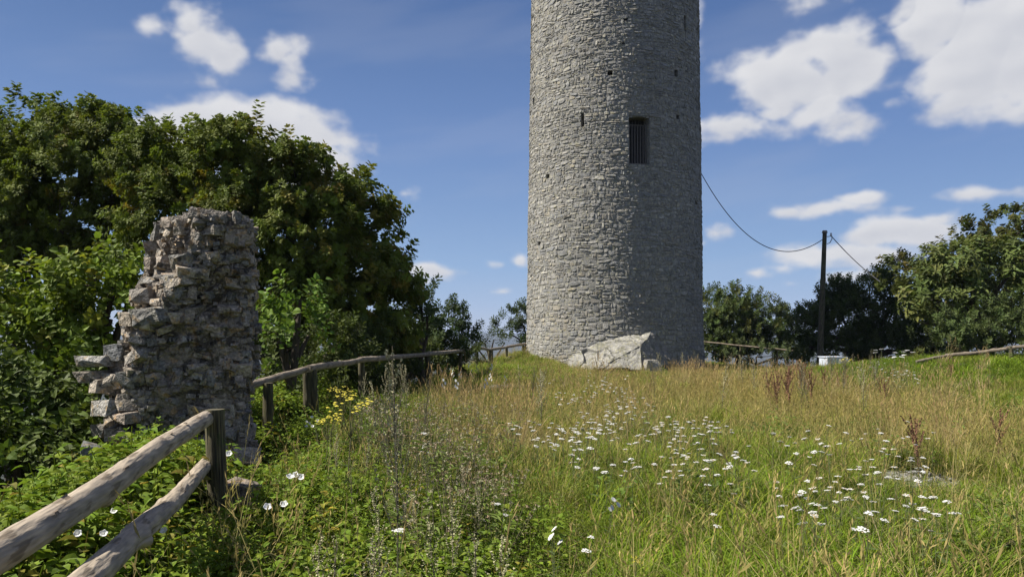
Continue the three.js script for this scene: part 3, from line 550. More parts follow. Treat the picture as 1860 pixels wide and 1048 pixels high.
// ------------------------------------------------------------------ pole, cables, container
(function pole() {
  const d = 38, top = P(1499, 422, d), gy = height(P(1489, 660, d).x, -d), foot = V(P(1489, 660, d).x, gy - .3, -d);
  const o = thing('utility_pole', 'dark leaning wooden utility pole standing before the bushes right of the tower', 'pole', V(0, 0, 0));
  mesh('pole_shaft', tube(line(foot, top, 40, .0), [.165, .10], 18, wob(77, .02, 2, 6)), M.pole, o);
  mesh('pole_cap', tube([top.clone().add(V(0, -.03, 0)), top.clone().add(V(0, .05, 0)), top.clone().add(V(0, .09, 0))], [.14, .10], 14), M.iron, o);
  const br = top.clone().add(V(.1, -.22, .03));
  mesh('bracket', tube([br, br.clone().add(V(.22, .03, 0)), br.clone().add(V(.25, -.1, 0)), br.clone().add(V(.14, -.3, 0)), br.clone().add(V(0, -.36, 0))], .02, 6), M.iron, o);
  mesh('insulator', new THREE.LatheGeometry([[0, 0], [.05, 0], [.06, .05], [.03, .07], [.055, .1], [.03, .16], [0, .17]].map(([a, b]) => new THREE.Vector2(a, b)), 10), M.whitePanel, o).position.copy(br).add(V(.2, .03, 0));
  const hang = (name, label, a, b, sag) => { const pts = []; for (let i = 0; i <= 40; i++) { const t = i / 40; pts.push(a.clone().lerp(b, t).add(V(0, -sag * 4 * t * (1 - t), 0))); } tag(mesh(name, tube(pts, .021, 6), M.cable), label, 'cable'); };
  const [ts, ty] = towerAt(1270.2, 306);
  hang('overhead_cable', 'thin sagging cable strung from the side of the tower to the pole', tpoint(ts, ty - .3, -.02), top.clone().add(V(-.1, -.35, 0)), 1.95);
  hang('overhead_cable', 'straight cable dropping from the pole top to the trees on the right', br.clone().add(V(.22, .03, 0)), P(1600, 512, 33), .12);
  // white container behind the pole
  const w = thing('white_container', 'low white metal container behind the grass at the foot of the utility pole', 'container', V(0, 0, 0));
  const a = P(1496, 649.5, 35), g = height(a.x, -35), n = 3, W = .85, H = a.y - g + .1;
  for (let i = 0; i < n; i++) { const m = mesh('panel', new THREE.BoxGeometry(W / n - .03, H, .04), M.whitePanel, w); m.position.set(a.x + W * (i + .5) / n, g + H / 2 - .1, a.z + .5); }
  for (let i = 0; i <= n; i++) { const m = mesh('rib', new THREE.BoxGeometry(.04, H + .02, .07), M.whitePanel, w); m.position.set(a.x + W * i / n, g + H / 2 - .1, a.z + .5); }
  const bd = mesh('container_body', new THREE.BoxGeometry(W, H - .01, .9), M.whitePanel, w); bd.position.set(a.x + W / 2, g + H / 2 - .1, a.z);
  const lid = mesh('container_lid', new THREE.BoxGeometry(W + .08, .04, 1.06), M.whitePanel, w); lid.position.set(a.x + W / 2, g + H - .07, a.z);
})();
// ------------------------------------------------------------------ leaves, sprigs, trees
function leafInto(s, base, dir, nrm, len, wid, col, fold = .18, droop = .15) { // a pointed oval leaf folded along its midrib: six triangles
  const side = dir.clone().cross(nrm).normalize(), at = (l, w, u) => base.clone().addScaledVector(dir, l * len).addScaledVector(side, w * wid).addScaledVector(nrm, u * len - droop * len * l * l);
  const m0 = at(0, 0, 0), m1 = at(.5, 0, -.02), m2 = at(1, 0, 0), l1 = at(.28, -.5, fold * wid / len), l2 = at(.66, -.40, fold * wid / len), r1 = at(.28, .5, fold * wid / len), r2 = at(.66, .40, fold * wid / len);
  s.tri(m0, l1, m1, col).tri(l1, l2, m1, col).tri(l2, m2, m1, col).tri(m0, m1, r1, col).tri(r1, m1, r2, col).tri(r2, m1, m2, col);
}
function sprig(seed, { n = 10, len = .30, leaf = .11, width = .6, spread = 1.0, droop = .2, lobes = 1 }) {
  const r = rng(seed), s = new Soup(), bendX = (r() - .5) * .2, bendZ = (r() - .5) * .2, twig = C(.09, .07, .045);
  const axis = (t) => V(bendX * t * t * len, t * len, bendZ * t * t * len);
  for (let k = 0; k < 3; k++) { const a = k / 3 * TAU, b = (k + 1) / 3 * TAU, q = .004; s.tri(V(Math.cos(a) * q, 0, Math.sin(a) * q), V(Math.cos(b) * q, 0, Math.sin(b) * q), axis(1), twig); }
  for (let i = 0; i < n; i++) {
    const t = .15 + .85 * (i + r() * .6) / n, a = i * 2.4 + r() * .7, o = V(Math.cos(a), 0, Math.sin(a)), out = o.clone().multiplyScalar(spread).add(V(0, .35 + t * .5 + (r() - .5) * .4, 0)).normalize();
    const nr = V(0, 1, 0).addScaledVector(o, -.35).add(V((r() - .5) * .7, 0, (r() - .5) * .7)).normalize(); nr.addScaledVector(out, -nr.dot(out)).normalize();
    const base = axis(t).addScaledVector(out, .03 + r() * .03), L = leaf * (.7 + r() * .55), g = .85 + r() * .3, col = C(g, g, g * (.9 + r() * .2));
    for (let k = 0; k < lobes; k++) {                              // palmate leaves: lobes spread from one stalk
      const an = lobes > 1 ? (k - (lobes - 1) / 2) * .75 : 0, d2 = out.clone().applyAxisAngle(nr, an);
      leafInto(s, base, d2, nr, L * (1 - .18 * Math.abs(an)), L * width / (lobes > 1 ? 1.55 : 1), col, .16, droop);
    }
  }
  return s.build();
}
const sprigs = {
  maple: [1, 2, 3].map((k) => sprig(k, { n: 11, len: .30, leaf: .105, width: .75, lobes: 3, droop: .2 })),
  small: [4, 5, 6].map((k) => sprig(k, { n: 24, len: .34, leaf: .088, width: .60, droop: .12 })),
  broad: [7, 8, 9].map((k) => sprig(k, { n: 8, len: .30, leaf: .105, width: .88, droop: .3 })),
  walnut: [10, 11, 12].map((k) => sprig(k, { n: 13, len: .42, leaf: .21, width: .48, spread: 1.3, droop: .55 })),
  willow: [13, 14].map((k) => sprig(k, { n: 16, len: .42, leaf: .085, width: .26, spread: .8, droop: .1 })),
};
const UPQ = V(0, 1, 0);
function place(p, dir, spin, scale) { const q = new THREE.Quaternion().setFromUnitVectors(UPQ, dir).multiply(new THREE.Quaternion().setFromAxisAngle(UPQ, spin)); return new THREE.Matrix4().compose(p, q, typeof scale === 'number' ? V(scale, scale, scale) : scale); }
function ball(r) { const u = r() * 2 - 1, a = r() * TAU, q = Math.sqrt(1 - u * u); return V(q * Math.cos(a), u, q * Math.sin(a)); }
function tree(name, label, category, lobes, { kind = 'maple', rho = .24, k = 2.6, tint = [.05, .075, .018], tint2 = null, share2 = .2, size = 1, seed = 1, trunk = null, depth = 1, group, low = -.75, mat = M.leaf, limbs = true, shrink = .87 }) {
  const r = rng(seed), d0 = lobes[0][3];
  const L = lobes.map(([x, y, rp, d]) => ({ c: P(x, y, d), r: rp * d / F * shrink }));
  let base = trunk ? P(trunk[0], 605, trunk[1]) : L.reduce((a, l) => a.add(l.c), V(0, 0, 0)).multiplyScalar(1 / L.length); base.y = height(base.x, base.z) - .2;
  const o = thing(name, label, category, base, group), loc = (p) => p.clone().sub(base);
  const lists = sprigs[kind].map(() => []), put = (p, dir, i) => {
    const j = Math.floor(r() * lists.length), v = .75 + r() * .5, mix = tint2 && r() < i ? .4 + r() * .6 : 0, a = tint, b = tint2 || tint;
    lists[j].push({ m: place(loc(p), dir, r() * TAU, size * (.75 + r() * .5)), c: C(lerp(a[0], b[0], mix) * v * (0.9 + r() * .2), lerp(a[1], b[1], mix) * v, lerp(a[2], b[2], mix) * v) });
  };
  const branches = [];
  for (const l of L) {
    const n = Math.round(k * 4 * l.r * l.r / (rho * rho) / (size * size)), nc = Math.max(5, Math.round(n / 26)), share = share2 * (.3 + r() * 1.4);
    const fill = Math.round(n * .55), fs = (rnd0 => rnd0)(l.c.x * 3.1);
    for (let i = 0; i < fill; i++) {                               // foliage spread evenly through the outer shell, with gaps
      let dir = ball(r); while (dir.y < low) dir = ball(r);
      const p = l.c.clone().addScaledVector(V(dir.x, dir.y, dir.z * depth), l.r * (.55 + .42 * Math.sqrt(r())));
      if (fbm(p.x * 1.5 / size + fs, p.y * 1.5 / size, p.z * 1.5 / size, 2) < -.22) continue;
      put(p, dir.clone().multiplyScalar(.6).add(V(0, .45, 0)).add(ball(r).multiplyScalar(.5)).normalize(), share);
    }
    for (let c = 0; c < nc; c++) {
      let dir = ball(r); while (dir.y < low) dir = ball(r);
      const inner = r() < .22, cc = l.c.clone().addScaledVector(V(dir.x, dir.y, dir.z * depth), l.r * (inner ? r() * .7 : .72 + r() * .34)), rc = Math.max(.16, l.r * (.22 + r() * .22));
      if (r() < .25) branches.push([l.c, cc, .012 * (1 + l.r)]);
      for (let i = 0; i < n / nc; i++) {
        const q = ball(r), p = cc.clone().addScaledVector(V(q.x, q.y * .62, q.z), rc * Math.pow(r(), .45));
        const g = dir.clone().multiplyScalar(.55).addScaledVector(q, .6).add(V(0, .35, 0)).add(ball(r).multiplyScalar(.35)).normalize();
        put(p, g, share);
      }
    }
    for (let i = 0; i < Math.max(2, l.r * 7); i++) {                // shoots that stand out of the outline
      let dir = ball(r); while (dir.y < -.2) dir = ball(r);
      const up = dir.clone().multiplyScalar(.6).add(V(0, .7, 0)).normalize(), h = .08 + r() * .2 * (.5 + l.r * .4);
      const f = l.c.clone().addScaledVector(dir, l.r * 1.0); for (let t = 0; t < 3; t++) put(f.clone().addScaledVector(up, h * t / 2), up.clone().add(ball(r).multiplyScalar(.3)).normalize(), share);
    }
  }
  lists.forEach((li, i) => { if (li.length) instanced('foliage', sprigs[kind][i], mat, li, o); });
  if (limbs) {
    const top = L.reduce((a, l) => a.add(l.c), V(0, 0, 0)).multiplyScalar(1 / L.length), far = Math.max(.6, top.y - base.y), R0 = clamp(.03 * far + .03 * L.length * .5, .05, .3);
    const fork = V(lerp(base.x, top.x, .45), base.y + far * .42, lerp(base.z, top.z, .45));
    mesh('trunk', tube([base.clone(), base.clone().lerp(fork, .5).add(V((r() - .5) * .15, 0, 0)), fork].map(loc), [R0, R0 * .75], 9, wob(seed, .08, 2, 3), false), M.trunk, o);
    for (const l of L) { const m = fork.clone().lerp(l.c, .5).add(V((r() - .5) * l.r * .6, l.r * .25, (r() - .5) * l.r * .4)); mesh('limb', tube([fork.clone(), fork.clone().lerp(m, .5), m, m.clone().lerp(l.c, .55), l.c.clone()].map(loc), [R0 * .5, .025 + .015 * l.r], 7, null, false), M.trunk, o); }
    const gs = branches.map(([a, b, w]) => tube([a, a.clone().lerp(b, .5).add(ball(r).multiplyScalar(.08)), b].map(loc), [w * 1.2, w * .4], 5, null, false));
    if (gs.length) { const m = mesh('branches', merge(gs), M.trunk, o); m.userData.kind = 'stuff'; }
  }
  return o;
}
tree('broadleaf_tree', 'large dark round crowned tree at the far left edge with old branches showing', 'tree', [[55, 262, 85, 21], [150, 262, 85, 20.5], [225, 262, 66, 20], [255, 285, 52, 20], [-50, 300, 110, 21.5], [110, 350, 105, 20], [205, 375, 80, 20], [10, 420, 110, 20.5], [-110, 420, 120, 21.5], [180, 450, 75, 20.4], [80, 480, 90, 20.6]],
  { kind: 'maple', seed: 101, rho: .27, k: 3.4, tint: [.13, .165, .014], tint2: [.20, .17, .02], share2: .14, size: 1.1, trunk: [110, 20.8] });
tree('broadleaf_tree', 'broad domed tree with olive sunlit top filling the sky behind the ruin', 'tree', [[290, 325, 80, 18.5], [370, 305, 88, 18], [450, 312, 95, 18], [545, 345, 85, 18.2], [622, 395, 85, 18.4], [668, 428, 62, 18.5], [702, 505, 52, 18.6], [330, 415, 110, 18], [440, 430, 105, 17.6], [550, 455, 105, 17.8], [640, 525, 100, 18.2], [560, 570, 100, 17.6], [690, 590, 75, 18.6], [480, 560, 80, 17.4], [380, 520, 90, 18.2]],
  { kind: 'maple', seed: 202, rho: .26, k: 3.6, tint: [.135, .17, .014], tint2: [.22, .18, .02], share2: .17, trunk: [520, 18] });
tree('slender_tree', 'thin open sapling against the sky at the right edge of the dark tree', 'tree', [[762, 535, 24, 20], [775, 575, 26, 20], [748, 590, 28, 20]], { kind: 'small', seed: 303, k: .9, tint: [.055, .085, .022], trunk: [765, 20] });
tree('shrub', 'arching fine leaved bush below the gap of sky left of the tower', 'shrub', [[775, 595, 40, 24], [815, 600, 40, 24], [842, 618, 22, 24], [800, 632, 36, 23.6], [745, 625, 40, 23.5]], { kind: 'small', seed: 404, k: 2.4, rho: .26, tint: [.05, .08, .018], trunk: [800, 24] });
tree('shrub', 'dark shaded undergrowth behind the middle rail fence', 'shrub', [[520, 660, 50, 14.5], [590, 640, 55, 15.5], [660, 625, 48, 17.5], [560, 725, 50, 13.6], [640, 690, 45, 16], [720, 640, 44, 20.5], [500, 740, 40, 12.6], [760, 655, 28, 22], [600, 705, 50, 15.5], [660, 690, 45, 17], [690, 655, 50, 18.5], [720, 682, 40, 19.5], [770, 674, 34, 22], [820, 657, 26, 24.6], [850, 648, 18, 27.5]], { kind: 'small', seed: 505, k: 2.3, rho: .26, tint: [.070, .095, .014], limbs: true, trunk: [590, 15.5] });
tree('shrub', 'upright light green leafy bush catching sun just right of the ruin', 'shrub', [[540, 575, 30, 12.6], [500, 600, 28, 12.3], [560, 610, 30, 12.8], [520, 640, 34, 12.4], [545, 545, 14, 12.6]], { kind: 'broad', seed: 606, k: .9, rho: .24, tint: [.13, .21, .022], trunk: [525, 12.6] });
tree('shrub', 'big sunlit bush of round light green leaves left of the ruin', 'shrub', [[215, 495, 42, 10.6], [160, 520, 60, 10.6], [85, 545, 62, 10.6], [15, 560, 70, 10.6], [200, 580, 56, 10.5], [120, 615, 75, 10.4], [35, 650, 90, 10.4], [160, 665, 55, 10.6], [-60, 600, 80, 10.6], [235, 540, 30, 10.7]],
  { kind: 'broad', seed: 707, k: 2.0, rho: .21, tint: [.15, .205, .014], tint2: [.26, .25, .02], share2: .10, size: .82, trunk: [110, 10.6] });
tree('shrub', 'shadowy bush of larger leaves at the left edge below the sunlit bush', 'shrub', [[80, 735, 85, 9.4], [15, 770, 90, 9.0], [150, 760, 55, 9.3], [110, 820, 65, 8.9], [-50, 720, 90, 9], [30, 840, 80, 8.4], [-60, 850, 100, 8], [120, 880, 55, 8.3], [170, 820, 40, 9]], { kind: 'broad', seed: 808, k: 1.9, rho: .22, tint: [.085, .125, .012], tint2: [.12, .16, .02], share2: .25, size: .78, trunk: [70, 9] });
tree('broadleaf_tree', 'small dark tree showing beside the left foot of the tower', 'tree', [[948, 585, 30, 47], [925, 605, 24, 47], [968, 572, 28, 47], [980, 605, 36, 47]], { kind: 'small', seed: 909, k: 2, rho: .4, size: 1.5, tint: [.05, .075, .018], trunk: [955, 47] });
tree('shrub', 'low hazy bush in the gap behind the distant fence left of the tower', 'shrub', [[880, 622, 13, 44], [897, 617, 15, 44], [915, 625, 14, 44], [862, 628, 13, 43]], { kind: 'willow', seed: 911, k: 1.3, rho: .4, size: 1.3, tint: [.075, .10, .035], trunk: [895, 44] });
tree('broadleaf_tree', 'rounded green tree beside the right edge of the tower', 'tree', [[1290, 580, 45, 51], [1335, 572, 42, 50], [1380, 582, 40, 50], [1412, 592, 28, 50], [1345, 612, 42, 50], [1290, 620, 40, 50], [1400, 618, 35, 50], [1285, 545, 18, 51], [1310, 600, 45, 49.5], [1370, 620, 40, 49], [1430, 622, 22, 49], [1300, 640, 30, 49]], { kind: 'small', seed: 1010, k: 4.2, shrink: 1, rho: .42, size: 1.5, tint: [.07, .105, .018], tint2: [.11, .115, .02], share2: .25, trunk: [1340, 50] });
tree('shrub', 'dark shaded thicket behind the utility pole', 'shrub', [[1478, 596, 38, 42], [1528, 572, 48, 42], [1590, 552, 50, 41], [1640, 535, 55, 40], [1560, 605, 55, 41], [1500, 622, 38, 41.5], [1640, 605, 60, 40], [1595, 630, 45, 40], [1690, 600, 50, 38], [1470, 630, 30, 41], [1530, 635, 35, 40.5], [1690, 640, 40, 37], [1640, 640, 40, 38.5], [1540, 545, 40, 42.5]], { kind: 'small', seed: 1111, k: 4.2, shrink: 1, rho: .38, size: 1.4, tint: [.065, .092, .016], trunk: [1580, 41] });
tree('broadleaf_tree', 'tall olive brown tree rising at the right edge of the picture', 'tree', [[1745, 462, 42, 35], [1800, 440, 52, 35], [1850, 425, 55, 34.5], [1905, 445, 75, 34.5], [1700, 495, 48, 35], [1770, 510, 70, 34.5], [1660, 515, 34, 35], [1850, 510, 80, 34.5], [1930, 520, 90, 34.5], [1715, 550, 50, 34.5], [1625, 500, 26, 36]], { kind: 'maple', seed: 1212, k: 2.1, rho: .38, size: 1.25, tint: [.085, .105, .015], tint2: [.13, .11, .02], share2: .3, trunk: [1800, 35] });
tree('broadleaf_tree', 'pale green large leaved tree with drooping leaves before the olive brown tree', 'tree', [[1700, 500, 34, 28.5], [1750, 505, 46, 28], [1805, 490, 46, 28], [1850, 480, 42, 28], [1690, 545, 36, 28], [1745, 560, 40, 28], [1665, 585, 24, 28], [1840, 530, 40, 28], [1900, 500, 60, 28], [1670, 530, 24, 28.3]], { kind: 'walnut', seed: 1313, k: 1.5, rho: .42, tint: [.105, .14, .027], tint2: [.155, .17, .04], share2: .3, trunk: [1750, 28.4], low: -.3 });
tree('shrub', 'dense dark green hedge bush above the pale rail at the right edge', 'shrub', [[1745, 605, 34, 25.5], [1785, 592, 36, 25.5], [1835, 586, 38, 25.5], [1725, 622, 22, 25.3], [1880, 580, 44, 25.5], [1810, 622, 30, 25.2], [1770, 625, 26, 25.2], [1860, 615, 34, 25.2]], { kind: 'small', seed: 1414, k: 2.1, rho: .26, tint: [.080, .11, .024], trunk: [1800, 25.8] });

tree('shrub', 'low dark green hedge bush behind the distant pale rail fence between tower and pole', 'shrub', [[1290, 640, 24, 48.6], [1335, 645, 26, 48], [1385, 648, 26, 47.4], [1430, 650, 24, 47], [1465, 648, 22, 46.8]], { kind: 'small', seed: 1515, k: 2.4, rho: .36, size: 1.3, tint: [.075, .10, .025], trunk: [1370, 47.5], shrink: 1 });
// ------------------------------------------------------------------ the meadow: grass in tufts
function tuft(seed, { n = 24, rad = .11, h = [.18, .42], w = .0045, curl = .5, stalks = 0, stalkH = [.4, .75] }) {
  const r = rng(seed), s = new Soup();
  for (let i = 0; i < n; i++) {
    const a = r() * TAU, q = Math.sqrt(r()) * rad, b = V(Math.cos(a) * q, -.03, Math.sin(a) * q), L = lerp(h[0], h[1], r()), la = a + (r() - .5) * 2.2, lean = (.12 + r() * curl) * L, o = V(Math.cos(la), 0, Math.sin(la)), sd = V(-Math.sin(la), 0, Math.cos(la)).applyAxisAngle(UPQ, (r() - .5) * 2), ww = w * (.6 + r() * .8), g = .8 + r() * .4, col = C(g * (.9 + r() * .3), g, g * (.8 + r() * .4));
    const at = (t) => b.clone().addScaledVector(o, lean * t * t * (1 + t * .4)).add(V(0, L * (t - .22 * curl * t * t * t), 0));
    const p = [0, .4, .75, 1].map(at), f = [.8, 1, .65, 0];
    for (let k = 0; k < 2; k++) s.quad(p[k].clone().addScaledVector(sd, -ww * f[k]), p[k].clone().addScaledVector(sd, ww * f[k]), p[k + 1].clone().addScaledVector(sd, ww * f[k + 1]), p[k + 1].clone().addScaledVector(sd, -ww * f[k + 1]), col);
    s.tri(p[2].clone().addScaledVector(sd, -ww * f[2]), p[2].clone().addScaledVector(sd, ww * f[2]), p[3], col);
  }
  for (let i = 0; i < stalks; i++) {                               // flowering stalks: thin stem and a loose ear
    const a = r() * TAU, q = r() * rad, b = V(Math.cos(a) * q, 0, Math.sin(a) * q), L = lerp(stalkH[0], stalkH[1], r()), la = r() * TAU, o = V(Math.cos(la), 0, Math.sin(la)), sd = V(-Math.sin(la), 0, Math.cos(la)), ln = L * (.1 + r() * .3), g = .9 + r() * .3, st = C(g, g * .95, g * .8), ear = C(g * 1.05, g * .88, g * .78);
    const at = (t) => b.clone().addScaledVector(o, ln * t * t).add(V(0, L * (t - .06 * t * t), 0)), w0 = .0016;
    const p = [0, .5, .8, 1].map(at);
    for (let k = 0; k < 2; k++) s.quad(p[k].clone().addScaledVector(sd, -w0), p[k].clone().addScaledVector(sd, w0), p[k + 1].clone().addScaledVector(sd, w0), p[k + 1].clone().addScaledVector(sd, -w0), st);
    for (let k = 0; k < 7; k++) { const t = .76 + .24 * k / 7, c = at(t), e = at(Math.min(1.02, t + .07)).add(V((r() - .5) * .03, 0, (r() - .5) * .03)), m = c.clone().lerp(e, .5), x = ball(r).multiplyScalar(.0045); s.tri(c, m.clone().add(x), e, ear).tri(c, e, m.clone().sub(x), ear); }
  }
  return s.build();
}
const inFrame = (x, d, m = 1.06) => Math.abs(x) < d * .664 * m + .3;
function rockFree(x, d) { return !(d > 33.6 && d < 36.3 && x > 2.5 && x < 7) && Math.hypot(x - TX, -d - TZ) > TR + .08; }
const gravelSpots = [];                                          // [x, z, rx, rz]
function bare(x, z) { for (const [gx, gz, a, b] of gravelSpots) if (((x - gx) / a) ** 2 + ((z - gz) / b) ** 2 < 1) return true; return false; }
for (const [px, py, a, b] of [[1655, 872, .42, .46], [1612, 862, .22, .26], [905, 705, .9, 1.4], [860, 742, .5, .9]]) { const g = onGround(px, py, .02); gravelSpots.push([g.x, g.z, a, b]); }
(function gravel() {
  const r = rng(61), geo = boxUV(brokenStone(rng(8), .04, .026, .035)); paint(geo, C(1, 1, 1)); const list = [];
  for (const [gx, gz, a, b] of gravelSpots) for (let i = 0; i < 900 * Math.sqrt(a * b) * 1.6; i++) { const an = r() * TAU, q = Math.sqrt(r()), x = gx + Math.cos(an) * q * a * 1.15, z = gz + Math.sin(an) * q * b * 1.15, v = .20 + r() * .16; list.push({ m: place(V(x, height(x, z) + .004, z), V((r() - .5) * .5, 1, (r() - .5) * .5).normalize(), r() * TAU, .4 + r() * .9), c: C(v, v * .98, v * .95) }); }
  tag(instanced('gravel', geo, M.gravel, list), 'grey gravel lying bare in small gaps of the meadow');
})();
const hollow = (x, d) => ((x + 2.75) / .75) ** 2 + ((d - 8.4) / 1.9) ** 2 < 1;
// weedy strip along the fence on the left, leafy rather than grassy
const weedy = (x, z) => { const d = -z; return clamp(sst(1.7 + 1.5 * sst(7, 10, d), .3, x - fenceX(d) + .5 * N3(x, z, 5)) * (1 - sst(14, 19, d)) + sst(7.5, 5.5, d) * sst(.9, -.6, x) * .8, 0, 1); };
(function grass() {
  const r = rng(515);
  const sets = {
    lush: [tuft(1, { n: 34, h: [.14, .36], w: .0042, curl: .9 }), tuft(2, { n: 34, h: [.12, .30], w: .0038, curl: 1.2 }), tuft(3, { n: 30, h: [.2, .46], w: .005, curl: .7 })],
    dry: [tuft(4, { n: 22, h: [.2, .45], w: .003, curl: .8, stalks: 6 }), tuft(5, { n: 18, h: [.25, .5], w: .003, curl: .6, stalks: 9, stalkH: [.4, .7] })],
    straw: [tuft(14, { n: 7, rad: .16, h: [.3, .6], w: .0022, curl: 2.2, stalks: 3, stalkH: [.35, .6] }), tuft(15, { n: 6, rad: .16, h: [.35, .7], w: .0022, curl: 1.6, stalks: 2, stalkH: [.5, .8] })],
    farLush: [tuft(6, { n: 40, rad: .25, h: [.14, .34], w: .008, curl: .9 }), tuft(7, { n: 36, rad: .25, h: [.16, .38], w: .008, curl: .7 })],
    farDry: [tuft(8, { n: 26, rad: .24, h: [.2, .42], w: .006, curl: .7, stalks: 14, stalkH: [.38, .62] }), tuft(9, { n: 22, rad: .24, h: [.22, .46], w: .006, curl: .6, stalks: 16, stalkH: [.4, .7] })],
  };
  const lists = Object.fromEntries(Object.entries(sets).map(([k, v]) => [k, v.map(() => [])]));
  const ring = (d0, d1, per, far) => {
    const n = Math.round(per * (d1 * d1 - d0 * d0) * .70 * (1 + 2.2 / (.72 * (d0 + d1) / 2)));
    for (let i = 0; i < n; i++) {
      const d = Math.sqrt(lerp(d0 * d0, d1 * d1, r())), x = (r() * 2 - 1) * (d * .72 + 2.2), z = -d;
      if (x < fenceX(d) - 1.2 || !rockFree(x, d) || bare(x, z) || hollow(x, d)) continue;
      if (r() < weedy(x, z) * .75) continue;
      const k = dryness(x, z), isDry = r() < (.045 + k * k * .85) * (d < 9 && x > -.5 ? .55 : 1) * (x > 8 ? .6 : 1), key = (far ? (isDry ? 'farDry' : 'farLush') : isDry ? 'dry' : 'lush'), j = Math.floor(r() * sets[key].length);
      const patch = fbm(x * .7, z * .7, 21, 3), short = (.76 + .55 * fbm(x * .5, z * .5, 13, 3) + (x > 8 ? -.15 : 0)) * (((x - gravelSpots[0][0]) / .8) ** 2 + ((z - gravelSpots[0][1] - .7) / .8) ** 2 < 1 ? .45 : 1) * (d > 24 && x > 2 ? .8 : 1), sc = (.75 + r() * .5) * short * (d > 30 ? .9 : 1);
      const v = (.8 + r() * .4) * (1 + patch * .5), y = clamp(k + (r() - .5) * .5, 0, 1);
      const c = isDry ? C(.37 * v, .325 * v, .14 * v).lerp(C(.24, .27, .06), r() * .7) : C(lerp(.13, .26, y) * v, lerp(.205, .265, y) * v, lerp(.010, .042, y) * v);
      lists[key][j].push({ m: place(V(x, height(x, z), z), V((r() - .5) * .3, 1, (r() - .5) * .3).normalize(), r() * TAU, V(sc, sc * (.85 + r() * .3), sc)), c });
    }
  };
  for (let i = 0; i < 2500; i++) {
    const d = 2.4 + 15 * Math.pow(r(), 1.2), x = (r() * 2 - 1) * d * .7, z = -d; if (x < fenceX(d) || bare(x, z) || r() < weedy(x, z) * .6 || fbm(x * .8, z * .8, 51, 3) < -.08 + r() * .1) continue;
    const v = .8 + r() * .4; lists.straw[i % 2].push({ m: place(V(x, height(x, z), z), V((r() - .5) * .6, 1, (r() - .5) * .6).normalize(), r() * TAU, .7 + r() * .5), c: C(.36 * v, .32 * v, .15 * v).lerp(C(.25, .27, .08), r() * .6) });
  }
  for (let i = 0; i < 1300; i++) {                                 // taller shaggy clumps of seeding grass
    const d = 9 + 16 * r(), x = -1.5 + r() * (d * .62 + 1.5), z = -d, w = fbm(x * .55, z * .45, 71, 3); if (!rockFree(x, d) || bare(x, z) || w < .08 + r() * .16 || x > 9.5 && r() < .7) continue;
    const v = .85 + r() * .35, j = i % 2, sc = .95 + r() * .45; lists[d < 16 ? 'dry' : 'farDry'][j].push({ m: place(V(x, height(x, z), z), V((r() - .5) * .5, 1, (r() - .5) * .5).normalize(), r() * TAU, V(sc * .9, sc * 1.15, sc * .9)), c: C(.40 * v, .345 * v, .17 * v).lerp(C(.30, .22, .12), r() * .5) });
  }
  ring(.4, 9.5, 150, false); ring(9.5, 18, 60, false); ring(14, 48, 26, true);
  const lab = { straw: 'long bent pale straws lying over the green meadow grass',  lush: 'fresh green grass of the near meadow', dry: 'straw coloured dry grass with seed heads in the near meadow', farLush: 'green grass of the far meadow up to the tower', farDry: 'dry fawn grass with seed heads in the far meadow' };
  for (const k in sets) sets[k].forEach((g, j) => tag(instanced('meadow_grass', g, M.grass, lists[k][j]), lab[k]));
  console.log('tufts', Object.entries(lists).map(([k, v]) => k + ' ' + v.map((a) => a.length)).join(', '));
})();

